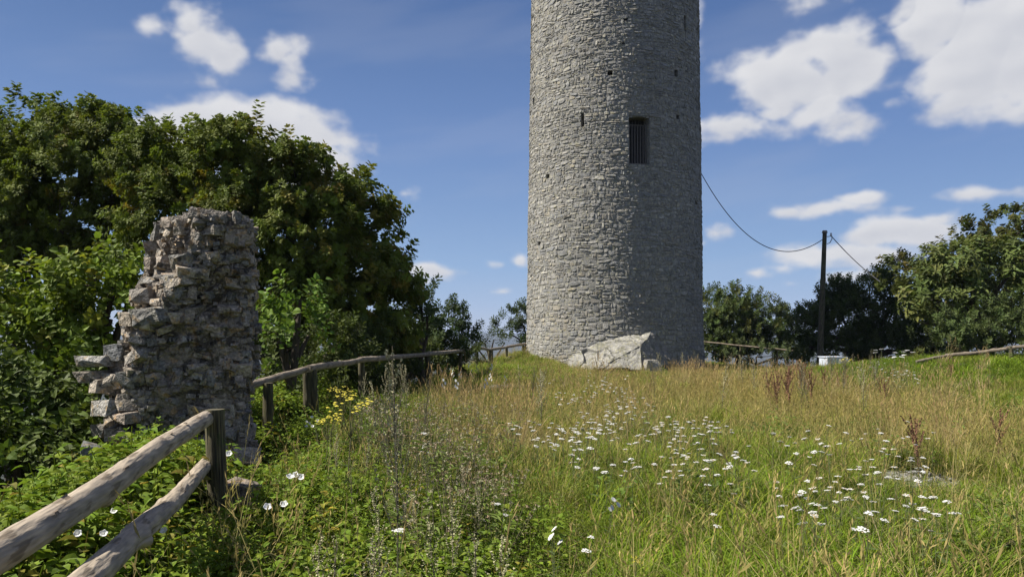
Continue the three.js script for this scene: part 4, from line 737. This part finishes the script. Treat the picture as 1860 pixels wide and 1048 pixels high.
// ------------------------------------------------------------------ leafy weeds: ground cover that nobody could count
function leafyStem(seed, { h = .45, n = 16, leaf = .06, width = .62, pairs = true, droop = .5, stem = .0025 }) {
  const r = rng(seed), s = new Soup(), bx = (r() - .5) * .3, bz = (r() - .5) * .3, axis = (t) => V(bx * t * t * h, t * h, bz * t * t * h), sc = C(.9, .85, .7);
  for (let k = 0; k < 4; k++) { const a = axis(k / 4), b = axis((k + 1) / 4); s.quad(a.clone().add(V(-stem, 0, 0)), a.clone().add(V(stem, 0, 0)), b.clone().add(V(stem, 0, 0)), b.clone().add(V(-stem, 0, 0)), sc); s.quad(a.clone().add(V(0, 0, -stem)), a.clone().add(V(0, 0, stem)), b.clone().add(V(0, 0, stem)), b.clone().add(V(0, 0, -stem)), sc); }
  for (let i = 0; i < n; i++) {
    const t = .12 + .88 * (i + .3) / n, a = (pairs ? Math.floor(i / 2) * 1.57 + (i % 2) * Math.PI : i * 2.4) + (r() - .5) * .8, o = V(Math.cos(a), 0, Math.sin(a)), out = o.clone().add(V(0, .25 + r() * .3, 0)).normalize();
    const nr = V(0, 1, 0).add(V((r() - .5) * .9, 0, (r() - .5) * .9)).normalize(); nr.addScaledVector(out, -nr.dot(out)).normalize();
    const L = leaf * (1.15 - t * .55) * (.75 + r() * .5), g = .8 + r() * .4;
    leafInto(s, axis(t).addScaledVector(out, leaf * .35), out, nr, L, L * width, C(g * (.9 + r() * .25), g, g), .2, droop);
  }
  return s.build();
}
(function weeds() {
  const r = rng(606);
  const oval = [1, 2, 3].map((k) => leafyStem(k + 40, { h: .34 + k * .06, n: 16, leaf: .088, width: .66 })), fine = [1, 2, 3].map((k) => leafyStem(k + 60, { h: .38 + k * .06, n: 34, leaf: .042, width: .3, pairs: false, droop: .2 }));
  const A = oval.map(() => []), B = fine.map(() => []), D = oval.map(() => []);
  for (let i = 0; i < 27000; i++) {
    const d = Math.sqrt(lerp(2, 16 * 16, r() * r())), x = fenceX(d) - 2.6 + r() * 7, z = -d, w = weedy(x, z), off = x - fenceX(d);
    if (!inFrame(x, d) || d < 2.1 || bare(x, z) || (hollow(x, d) && r() < .85) || Math.hypot(x + 1.78, d - 4.85) < .24) continue;
    const mound = .75 + .7 * fbm(x * .9, z * .9, 31, 3);
    if (r() > w) continue;
    const y = height(x, z) , leafy = clamp(.95 - (off - .2) * .55 + fbm(x * .8, z * .8, 33, 2) * .9 + .08, .12, 1), v = .75 + r() * .5;
    const out = off < -.2 ? 1.25 : 1;
    const yy = y + (off < 0 ? Math.min(.55, -off * .35) : 0);   // the growth beyond the rails is deep: stems stand on older stems
    const m = place(V(x, yy, z), V((r() - .5) * .7, 1, (r() - .5) * .7).normalize(), r() * TAU, (.7 + r() * .5) * clamp(mound * out, .5, 1.3));
    if (r() < leafy) A[Math.floor(r() * 3)].push({ m, c: r() < .06 ? C(.24 * v, .21 * v, .03) : C(.125 * v, .195 * v, .012 * v).lerp(C(.21, .26, .025), r() * .5) });
    else B[Math.floor(r() * 3)].push({ m, c: r() < .15 ? C(.25 * v, .24 * v, .10 * v) : C(.165 * v, .245 * v, .025 * v) });
  }
  // leafy patches scattered in the meadow
  for (let i = 0; i < 9000; i++) {
    const d = 3 + 30 * Math.pow(r(), 1.2), x = (r() * 2 - 1) * d * .7, z = -d; if (x < fenceX(d) || !rockFree(x, d) || bare(x, z)) continue;
    if (fbm(x * .45, z * .45, 41, 3) < .02 + r() * .16) continue;
    const v = .75 + r() * .5, m = place(V(x, height(x, z), z), V((r() - .5) * .6, 1, (r() - .5) * .6).normalize(), r() * TAU, (.45 + r() * .5));
    (r() < .45 ? A : B)[Math.floor(r() * 3)].push({ m, c: C(.10 * v, .17 * v, .02 * v).lerp(C(.17, .19, .045), r() * .6) });
  }
  A.forEach((l, j) => tag(instanced('leafy_weeds', oval[j], M.softLeaf, l), 'bright green leafy weeds and bindweed covering the bank round the near fence'));
  B.forEach((l, j) => tag(instanced('fine_weeds', fine[j], M.softLeaf, l), 'grey green narrow leaved weeds among the meadow grass'));
  console.log('weeds', A.map((a) => a.length), B.map((a) => a.length));
})();

// ------------------------------------------------------------------ flowering plants, one by one
const stemC = C(.10, .115, .04);
function headGeo(seed, R, n, florR, col, age = 0) {                          // a flat head of many small domed florets on rays
  const r = rng(seed), s = new Soup();
  for (let i = 0; i < n; i++) {
    const q = Math.sqrt((i + .5) / n) * R * (.75 + r() * .4), a = i * 2.399 + r() * .5, old = r() < age, c = V(Math.cos(a) * q, -.12 * q * q / R + (r() - .5) * .006, Math.sin(a) * q), f = florR * (.8 + r() * .45), k = 6, v = .9 + r() * .1, cc = old ? C(.42 * v, .34 * v, .22 * v) : C(col.r * v, col.g * v, col.b * v), tip = c.clone().add(V(0, f * .35, 0));
    for (let j = 0; j < k; j++) { const p = (x) => c.clone().add(V(Math.cos(x / k * TAU + i) * f, (x % 2 ? -.1 : .1) * f, Math.sin(x / k * TAU + i) * f)); s.tri(p(j), tip, p(j + 1), cc); }
    const w = .0011, root = V(0, -R * .9, 0); s.tri(root, c.clone().add(V(w, 0, 0)), c.clone().add(V(-w, 0, 0)), stemC);
  }
  return s.build();
}
const seedMat = M.seed;
const white = C(.60, .59, .55), yarrowHeads = [1, 2, 3].map((k) => headGeo(k, .015 + k * .003, 12 + k * 3, .0054, white, k === 2 ? .3 : .08));
const heads3 = [4, 5].map((k) => headGeo(k, .025, 21, .0056, white));
const fern = (() => { const s = new Soup(), r = rng(3); for (let i = 0; i < 14; i++) { const t = i / 14, p = V(0, .02 + t * .02, t * .11); for (const sg of [-1, 1]) leafInto(s, p, V(sg, .1, .6).normalize(), V(0, 1, 0), .03 * (1 - t * .6), .007, C(.10, .14, .045), .1, .1); } return s.build(); })();
const yarrowStem = (h, seed) => tube([V(0, -.05, 0), V(.01, h * .4, .005), V(.004 + .01 * (seed % 3), h, 0)], [.0026, .0018], 5, null, false);
const yStems = [.42, .48, .55].map((h, i) => paint(yarrowStem(h, i), stemC));
const protos = [0, 1, 2].map((k) => {
  const g = new THREE.Group(), h = [.42, .48, .55][k];
  mesh('stem', yStems[k], seedMat, g);
  for (let i = 0; i < 3; i++) { const l = mesh('leaf', fern, M.softLeaf, g); l.position.set(.004, h * (.15 + .25 * i), 0); l.rotation.y = i * 2.2 + k; l.scale.setScalar(.6); }
  const hd = mesh('flower_head', k === 2 ? heads3[0] : yarrowHeads[k], M.petal2 || (M.petal2 = new THREE.MeshPhysicalMaterial({ vertexColors: true, roughness: .95, transmission: .15, thickness: 0, side: THREE.DoubleSide })), g); hd.position.set(.004 + .01 * k, h + .03, 0); hd.rotation.set(.1 - k * .12, k, .12 * (k - 1));
  if (k < 2) { const h2 = mesh('flower_head', yarrowHeads[2 - k], M.petal2, g); h2.position.set(.05, h - .03, .03); h2.rotation.z = -.2; mesh('side_stem', paint(tube([V(.008, h * .62, 0), V(.035, h * .8, .02), V(.05, h - .06, .03)], [.0018, .0014], 4, null, false), stemC), seedMat, g); }
  return g;
});
function copyOf(proto, name, label, category, pos, turn, scale, group, tilt = 0) {
  const o = proto.clone(); o.name = numbered(name); scene.add(o); o.position.copy(pos); o.rotation.set(tilt * 1.6, turn, (Math.sin(turn * 7) * .16)); if (typeof scale === 'number') o.scale.setScalar(scale); else o.scale.copy(scale); return tag(o, label, category, group);
}
(function yarrow() {
  const r = rng(818);
  const inside = (px, py, poly) => { let c = false; for (let i = 0, j = poly.length - 1; i < poly.length; j = i++) if ((poly[i][1] > py) !== (poly[j][1] > py) && px < (poly[j][0] - poly[i][0]) * (py - poly[i][1]) / (poly[j][1] - poly[i][1]) + poly[i][0]) c = !c; return c; };
  const drift = (n, poly, label, group, clump) => {
    const xs = poly.map((p) => p[0]), ys = poly.map((p) => p[1]), cl = []; for (let i = 0; i < n / clump; i++) { let x, y; do { x = lerp(Math.min(...xs), Math.max(...xs), r()); y = lerp(Math.min(...ys), Math.max(...ys), r()); } while (!inside(x, y, poly)); cl.push([x, y]); }
    for (let i = 0; i < n; i++) {
      const [cx, cy] = cl[i % cl.length], px = cx + (r() - .5) * 130 * (clump > 4 ? .6 : 1), py = cy + (r() - .5) * 36 * (clump > 4 ? .8 : 1), H = .40 + r() * .12, g = onGround(px, py, H), k = Math.floor(r() * 3);
      copyOf(protos[k], 'yarrow_plant', label, 'yarrow', g, r() * TAU, (H + .0) / [.42, .48, .55][k] * (.95 + r() * .1) * (1 + r() * .15), group, (r() - .5) * .12);
    }
  };
  drift(118, [[940, 790], [960, 765], [1060, 745], [1150, 752], [1260, 760], [1310, 772], [1250, 800], [1100, 806], [960, 808]], 'white yarrow in the densest drift at the middle of the meadow', 'yarrow of the densest middle drift', 7);
  drift(56, [[1000, 690], [1150, 695], [1190, 720], [1090, 735], [1020, 740]], 'white yarrow in the far drift below the rock at the tower', 'yarrow of the far drift below the rock', 5);
  drift(46, [[1040, 812], [1330, 812], [1420, 850], [1290, 885], [1030, 850]], 'white yarrow scattered loosely in front of the densest drift', 'yarrow loosely before the drift', 1);
  drift(44, [[1430, 790], [1660, 775], [1640, 850], [1700, 905], [1480, 880]], 'white yarrow in the grass left of the bare gravel patch at right', 'yarrow by the gravel patch', 1);
  drift(34, [[1360, 880], [1700, 910], [1770, 950], [1600, 965], [1400, 935]], 'white yarrow in green grass in front of the bare gravel patch', 'yarrow before the gravel patch', 1);
  drift(34, [[1580, 662], [1660, 660], [1680, 690], [1600, 696]], 'white yarrow in the small drift right of the utility pole', 'yarrow of the small drift by the pole', 6);
  for (const [px, py] of [[715, 1005], [1500, 1035], [1075, 975], [770, 812], [1300, 930], [905, 910]]) copyOf(protos[Math.floor(r() * 3)], 'yarrow_plant', 'single white yarrow head standing alone low in the foreground grass', 'yarrow', onGround(px, py, .48), r() * TAU, 1.05, 'lone yarrow in the foreground', .05);
  // the flat seed umbels on tall stems before the thicket
  for (const [px, py] of [[1590, 637], [1604, 635], [1618, 641], [1638, 640], [1648, 637], [1660, 641], [1598, 641], [1628, 648], [1652, 645], [1640, 648]]) { const g = onGround(px, py, 1.0); copyOf(protos[2], 'umbel_plant', 'tall flat cream umbel standing before the dark thicket right of the pole', 'wildflower', g, r() * TAU, V(2.1, 1.75, 2.1), 'tall cream umbels before the thicket'); }
})();
// mugwort: tall grey green stems with upright sprays of seed
function mugwort(seed, h) {
  const r = rng(seed), g = new THREE.Group(), s = new Soup(), lf = new Soup(), tubes = [tube([V(0, -.05, 0), V(.02, h * .5, .01), V(.01, h, .02)], [.006, .002], 5, null, false)];
  const spray = (a, b, n) => { tubes.push(tube([a, a.clone().lerp(b, .5).add(V(0, -.01, 0)), b], [.0022, .001], 4, null, false)); for (let i = 0; i < n; i++) { const p = a.clone().lerp(b, .15 + .85 * i / n).add(ball(r).multiplyScalar(.008)), q = .0035 + r() * .0045, k = .7 + r() * .5, c = C(.36 * k, .335 * k, .19 * k), d = ball(r).multiplyScalar(q); s.tri(p.clone().sub(d), p.clone().add(V(q, 0, 0)), p.clone().add(d), c).tri(p.clone().sub(d), p.clone().add(d), p.clone().add(V(-q, q * .5, q)), c); } };
  spray(V(.012, h * .6, .01), V(.01, h, .02), 34);
  for (let i = 0; i < 15; i++) { const t = .3 + .65 * i / 15, a = i * 2.4 + r(), L = (1 - t) * .40 + .07, p = V(.015, h * t, .012); spray(p, p.clone().add(V(Math.cos(a) * L * .36, L * (.85 + r() * .3), Math.sin(a) * L * .36)), 26); }
  for (let i = 0; i < 34; i++) { const t = .04 + .55 * r(), a = r() * TAU, d = V(Math.cos(a), .3 + r() * .4, Math.sin(a)).normalize(), k = .75 + r() * .5; const b = V(.015, h * t, .012); for (const w of [-.5, 0, .5]) { const dd = d.clone().applyAxisAngle(UPQ, w); leafInto(lf, b, dd, V(0, 1, 0).addScaledVector(dd, -dd.y).normalize(), .045 + r() * .03, .008, C(.16 * k, .21 * k, .05 * k), .1, .3); } }
  mesh('stem', paint(merge(tubes.map((t) => { return t; })), C(.12, .10, .065)), seedMat, g); mesh('seed_spray', s.build(), seedMat, g).userData.kind = 'stuff'; mesh('foliage', lf.build(), M.softLeaf, g).userData.kind = 'stuff'; return g;
}
const mug = [1, 2, 3].map((k) => mugwort(k + 20, .95 + k * .12));
const ORD = 'leftmost second third fourth fifth sixth seventh eighth ninth tenth eleventh twelfth thirteenth fourteenth fifteenth sixteenth'.split(' ');
function stand(protoList, name, category, group, label, list, H, seed, sx = 1) { const r = rng(seed), one = list.length > 1 && list.length <= 16, base = label; if (one) list = list.slice().sort((a, b) => a[0] - b[0]);
  list.forEach(([px, py, hh], at) => { if (one) label = at === 0 ? 'leftmost ' + base : at === list.length - 1 ? 'rightmost ' + base : ORD[at] + ' from left, ' + base; const h0 = hh || H, k = Math.floor(r() * protoList.length), g = onGround(px, py, h0); copyOf(protoList[k][0], name, label, category, g, r() * TAU, V(h0 / protoList[k][1] * sx, h0 / protoList[k][1], h0 / protoList[k][1] * sx), group, (r() - .5) * .16); }); }
const mugP = mug.map((m, k) => [m, .95 + (k + 1) * .12]);
stand(mugP, 'mugwort', 'weed', null, 'tallest grey green mugwort spire before the dark trees beside the middle fence', [[721, 628, 1.45]], 1.3, 1, .8);
stand(mugP, 'mugwort', 'weed', 'mugwort round the tallest spire', 'grey mugwort stem clustered round the tallest spire by the middle fence', [[700, 668], [742, 662], [690, 690], [758, 690], [712, 656], [732, 660], [655, 672], [745, 700]], 1.05, 2, .9);
stand(mugP, 'mugwort', 'weed', 'mugwort among the weeds at left of centre', 'grey green mugwort among the weedy growth left of the meadow', [[640, 760], [690, 770], [655, 790], [730, 760], [610, 790], [760, 790], [800, 780], [585, 770], [720, 810], [780, 830], [640, 830], [850, 850], [835, 800], [880, 880], [700, 880], [760, 900]], .62, 3, .9);
stand(mugP, 'mugwort', 'weed', 'mugwort low at the bottom', 'grey feathery mugwort top low at the bottom edge of the picture', [[560, 960], [590, 985], [640, 975], [800, 935], [830, 905], [690, 945], [860, 950], [900, 960]], .7, 4, 1.25);
stand(mugP, 'mugwort', 'weed', 'mugwort before the tower foot', 'pale mugwort stem standing in grass before the tower foot', [[945, 660], [960, 665], [972, 668], [1205, 640], [1222, 635], [1240, 640], [1258, 636], [1270, 640], [1330, 640], [1350, 645], [1375, 655], [1390, 650], [985, 672], [1190, 650], [1310, 660]], 1.0, 5, 1.2);
stand(mugP, 'mugwort', 'weed', 'mugwort by the pole', 'grey weed spire standing beside the foot of the utility pole', [[1510, 645], [1540, 640], [1550, 642], [1530, 655], [1560, 650], [1575, 632], [1582, 640], [1475, 655], [1455, 660], [1600, 655], [1570, 668]], 1.0, 6, 1.2);
// dock: rusty seed spikes
function dock(seed, h) {
  const r = rng(seed), g = new THREE.Group(), s = new Soup(), lf = new Soup(), tubes = [tube([V(0, -.05, 0), V(.01, h * .5, 0), V(0, h, .01)], [.006, .003], 5, null, false)];
  const spike = (a, b, n) => { for (let i = 0; i < n; i++) { const t = i / n, p = a.clone().lerp(b, t).add(ball(r).multiplyScalar(.02 * (1.1 - t))), q = .009 + r() * .007, k = .6 + r() * .7, c = C(.20 * k, .10 * k, .055 * k), d = ball(r).multiplyScalar(q), e = ball(r).multiplyScalar(q); s.tri(p.clone().sub(d), p.clone().add(e), p.clone().add(d), c).tri(p.clone().sub(d), p.clone().add(d), p.clone().sub(e), c); } };
  spike(V(.008, h * .42, 0), V(0, h, .01), 120);
  for (let i = 0; i < 5; i++) { const a = i * 2.4 + r(), t = .42 + i * .07, p = V(.008, h * t, 0), e = p.clone().add(V(Math.cos(a) * .12, h * .3, Math.sin(a) * .12)); tubes.push(tube([p, p.clone().lerp(e, .6).add(V(Math.cos(a) * .02, 0, Math.sin(a) * .02)), e], [.003, .0015], 4, null, false)); spike(p, e, 46); }
  for (let i = 0; i < 7; i++) { const a = i * 2.4, d = V(Math.cos(a), .8, Math.sin(a)).normalize(); leafInto(lf, V(0, h * .05 * i, 0), d, V(0, 1, 0).addScaledVector(d, -d.y).normalize(), .18, .045, C(.11, .10, .035), .2, .5); }
  mesh('stem', paint(merge(tubes), C(.13, .07, .045)), seedMat, g); mesh('seed_head', s.build(), seedMat, g).userData.kind = 'stuff'; mesh('leaf', lf.build(), M.softLeaf, g); return g;
}
const dk = [1, 2, 3].map((k) => [dock(k + 5, .8 + k * .1), .8 + k * .1]);
stand(dk, 'dock_plant', 'weed', 'rusty dock spikes of the clump', 'rusty red brown dock spike in the clump left of the utility pole', [[1425, 662], [1411, 668], [1449, 660], [1436, 657], [1458, 652], [1467, 664], [1443, 652], [1452, 656], [1462, 660], [1430, 670], [1405, 674], [1418, 678], [1472, 670], [1440, 676]], .85, 11, 1.0);
stand(dk, 'dock_plant', 'weed', 'rusty dock spikes right of the pole', 'rusty brown dock spike standing right of the foot of the utility pole', [[1497, 668], [1525, 668], [1534, 672], [1603, 678], [1612, 684], [1732, 650]], .75, 12, 1.0);
stand(dk, 'dock_plant', 'weed', 'dock near the right edge', 'single rusty dock spike in the green grass near the right edge', [[1815, 742], [1676, 752], [1672, 760]], .7, 13, 1.1);
// ragwort and small yellow flowers
function ragwort(seed, h) {
  const r = rng(seed), g = new THREE.Group(), s = new Soup(), lf = new Soup(), tubes = [tube([V(0, -.05, 0), V(.01, h * .5, 0), V(0, h * .85, .01)], [.005, .003], 5, null, false)];
  for (let i = 0; i < 12; i++) { const a = i * 2.4, q = .03 + .10 * Math.sqrt(i / 12), e = V(Math.cos(a) * q, h * (.9 + r() * .1), Math.sin(a) * q); tubes.push(tube([V(0, h * .7, 0), V(e.x * .5, h * .82, e.z * .5), e], [.002, .001], 4, null, false)); for (let f = 0; f < 3; f++) { const c = e.clone().add(ball(r).multiplyScalar(.018)), R = .012; for (let j = 0; j < 6; j++) { const p = (x) => c.clone().add(V(Math.cos(x / 6 * TAU) * R, 0, Math.sin(x / 6 * TAU) * R)); s.tri(p(j), c.clone().add(V(0, .005, 0)), p(j + 1), C(.55, .46, .03)); } } }
  for (let i = 0; i < 26; i++) { const a = r() * TAU, t = .1 + r() * .6, d = V(Math.cos(a), .5, Math.sin(a)).normalize(); leafInto(lf, V(0, h * t, 0), d, V(0, 1, 0).addScaledVector(d, -d.y).normalize(), .06, .02, C(.08, .11, .03), .2, .3); }
  mesh('stem', paint(merge(tubes), C(.10, .09, .04)), seedMat, g); mesh('flower_head', s.build(), M.petal2, g).userData.kind = 'stuff'; mesh('foliage', lf.build(), M.softLeaf, g).userData.kind = 'stuff'; return g;
}
const rag = [1, 2].map((k) => [ragwort(k + 3, .8), .8]);
stand(rag, 'ragwort', 'wildflower', 'ragwort by the fence', 'yellow ragwort flowering by the leaning posts of the middle fence', [[600, 702], [614, 708], [630, 720]], .95, 21, 1.0);
stand(rag, 'ragwort', 'wildflower', 'ragwort lower clump', 'faded yellow ragwort lower in the weeds below the flowering ragwort', [[587, 754], [606, 754]], .75, 22, .9);
stand(rag, 'ragwort', 'wildflower', null, 'yellow ragwort beside the white container at the pole', [[1537, 650]], .95, 23);
stand(rag, 'ragwort', 'wildflower', 'small yellow flowers low down', 'small yellow flower low in the foreground grass', [[865, 782], [1137, 1003], [440, 885]], .4, 24, .6);
// thistles gone to seed: pinkish grey fluff
function thistle(seed, h) {
  const r = rng(seed), g = new THREE.Group(), s = new Soup(), lf = new Soup(), tubes = [];
  for (let i = 0; i < 9; i++) { const a = i * 2.4 + r(), q = .05 + r() * .16, e = V(Math.cos(a) * q, h * (.72 + r() * .3), Math.sin(a) * q); tubes.push(tube([V(0, -.03, 0), V(e.x * .35, h * .45, e.z * .35), e], [.003, .0015], 4, null, false)); for (let f = 0; f < 3; f++) { const c = e.clone().add(ball(r).multiplyScalar(.035)), k = .75 + r() * .5, pink = r() < .4; for (let j = 0; j < 9; j++) { const d = ball(r).add(V(0, .5, 0)).normalize().multiplyScalar(.011 + r() * .012), w = ball(r).multiplyScalar(.004); s.tri(c.clone().sub(w), c.clone().add(w), c.clone().add(d), pink ? C(.34 * k, .25 * k, .16 * k) : C(.36 * k, .33 * k, .21 * k)); } } }
  for (let i = 0; i < 34; i++) { const a = r() * TAU, t = .1 + r() * .7, d = V(Math.cos(a), .2 + r() * .4, Math.sin(a)).normalize(), b = V(Math.cos(a) * .05 * t, h * t, Math.sin(a) * .05 * t); leafInto(lf, b, d, V(0, 1, 0).addScaledVector(d, -d.y).normalize(), .09, .018, r() < .2 ? C(.22, .17, .075) : C(.15, .20, .04), .5, .4); }
  mesh('stem', paint(merge(tubes), C(.13, .11, .06)), seedMat, g); mesh('seed_fluff', s.build(), seedMat, g).userData.kind = 'stuff'; mesh('foliage', lf.build(), M.softLeaf, g).userData.kind = 'stuff'; return g;
}
const th = [1, 2, 3].map((k) => [thistle(k + 9, .75), .75]);
const scatter = (seed, n, x0, x1, y0, y1) => { const r = rng(seed), o = []; for (let i = 0; i < n; i++) o.push([lerp(x0, x1, r()), lerp(y0, y1, r())]); return o; };
stand(th, 'thistle', 'weed', 'thistles left of the drift', 'faded pinkish thistle gone to seed between the mugwort and the yarrow drift', scatter(1, 24, 720, 930, 715, 800), .7, 31, 1.2);
stand(th, 'thistle', 'weed', 'thistles in the middle foreground', 'grey fluffy thistle gone to seed in the middle foreground', scatter(2, 12, 700, 930, 840, 920), .62, 32, 1.2);
stand(th, 'thistle', 'weed', 'thistles by the ragwort', 'dull thistle seed heads beside the yellow ragwort', scatter(3, 9, 640, 740, 715, 760), .8, 33, 1.1);
// bindweed trumpets
function trumpet() {
  const s = new Soup(), n = 20, rings = [[.004, -.035], [.007, -.02], [.014, -.004], [.026, .006], [.031, .005]];
  for (let k = 0; k + 1 < rings.length; k++) for (let j = 0; j < n; j++) { const p = (i, q) => { const a = q / n * TAU, [R, y] = rings[i], w = 1 + (i > 2 ? .09 * Math.cos(5 * a) : 0); return V(Math.cos(a) * R * w, y + (i > 2 ? .003 * Math.sin(5 * a + 1) : 0), Math.sin(a) * R * w); }; s.quad(p(k, j), p(k, j + 1), p(k + 1, j + 1), p(k + 1, j)); }
  return s.build(true);
}
(function bindweed() {
  const g = new THREE.Group(), geo = trumpet(); mesh('petals', geo, M.petal, g); mesh('stalk', tube([V(0, -.034, 0), V(.004, -.06, 0), V(.012, -.13, .01)], [.004, .002], 6), M.stalk || (M.stalk = std({ color: C(.10, .15, .03) })), g);
  const r = rng(44);
  for (const [px, py, d, label] of [[198, 840, 6.2, 'white bindweed trumpet by the squared stone at the foot of the ruin'], [206, 947, 3.5, 'white bindweed flower between the two near logs, below the middle of the upper log'], [140, 990, 3.0, 'white bindweed flower below the upper log, leftmost of all'], [187, 990, 3.0, 'white bindweed flower below the upper log, right beside the leftmost one'], [296, 984, 3.2, 'white bindweed flower just right of the lower log'],
    [526, 880, 4.9, 'left of three white bindweed flowers close together right of the near post'], [536, 877, 5.0, 'middle of three white bindweed flowers close together right of the near post'], [546, 881, 4.9, 'right of three white bindweed flowers close together right of the near post'], [485, 937, 4.2, 'larger white bindweed flower in leaves below the group of three'], [515, 932, 4.2, 'small white bindweed flower right of the larger one below the group of three'], [411, 822, 6.5, 'upper small white bindweed flower behind the near post'], [415, 838, 6.5, 'lower small white bindweed flower behind the near post'],
    [566, 764, 8, 'topmost of three small round white flowers by the right end of the dark hollow'], [576, 771, 8, 'middle of three small round white flowers by the right end of the dark hollow'], [567, 781, 8, 'lowest of three small round white flowers by the right end of the dark hollow']]) {
    const o = copyOf(g, 'bindweed_flower', label, 'flower', (() => { const H = px < 420 ? .5 : .4, g = onGround(px, py, H); g.y += H + .05; return g; })(), r() * TAU, d < 4 ? .52 : .7, null); o.rotation.set(.5 + r() * .5, r() * 1.2 - .6, (r() - .5) * .7);
  }
})();
// white campion
(function campion() {
  const s = new Soup(); for (let k = 0; k < 5; k++) { const a = k / 5 * TAU, d = V(Math.cos(a), .15, Math.sin(a)).normalize(); for (const w of [-.28, .28]) { const e = d.clone().applyAxisAngle(UPQ, w); leafInto(s, V(0, 0, 0), e, V(0, 1, 0), .022, .016, white, .05, .1); } }
  const fl = s.build(), g = new THREE.Group(), st = []; const r = rng(2), stems = [[0, .5, 0], [.03, .47, .02], [-.025, .45, .015], [.012, .43, -.03]];
  for (const [x, y, z] of stems) { st.push(tube([V(0, -.05, 0), V(x * .4, y * .6, z * .4), V(x, y, z)], [.002, .0015], 4, null, false)); const m = mesh('flower', fl, M.petal2, g); m.position.set(x, y, z); m.rotation.set(.9, r() * 3, (r() - .5)); }
  mesh('stem', paint(merge(st), stemC), seedMat, g); const lf = new Soup(); for (let i = 0; i < 10; i++) { const a = i * 2.4, d = V(Math.cos(a), .5, Math.sin(a)).normalize(); leafInto(lf, V(0, .04 * i, 0), d, V(0, 1, 0).addScaledVector(d, -d.y).normalize(), .06, .02, C(.09, .13, .04), .2, .3); } mesh('foliage', lf.build(), M.softLeaf, g).userData.kind = 'stuff';
  for (const [px, py, l] of [[1008, 962, 'white campion in bloom in the green foreground grass below the drift'], [1101, 909, 'white campion in bloom right of and above the other campion'], [770, 808, 'white campion in bloom among grey weeds left of the drift'], [560, 765, 'pale campion by the dark hollow under the middle fence'], ...[[802, 668], [818, 672], [832, 676], [851, 658], [862, 672], [868, 664], [884, 662], [843, 690], [896, 680], [811, 690], [875, 690], [921, 683]].map(([x, y]) => [x, y, 'tall thin white campion before the dark gap left of the distant rail fence'])]) copyOf(g, 'campion', l, 'flower', onGround(px, py, l.startsWith('tall') ? .8 : .5), r() * TAU, l.startsWith('tall') ? V(.75, 1.6, .75) : 1, l.startsWith('tall') ? 'tall campions before the distant fence' : null);
})();
renderer.render(scene, camera);
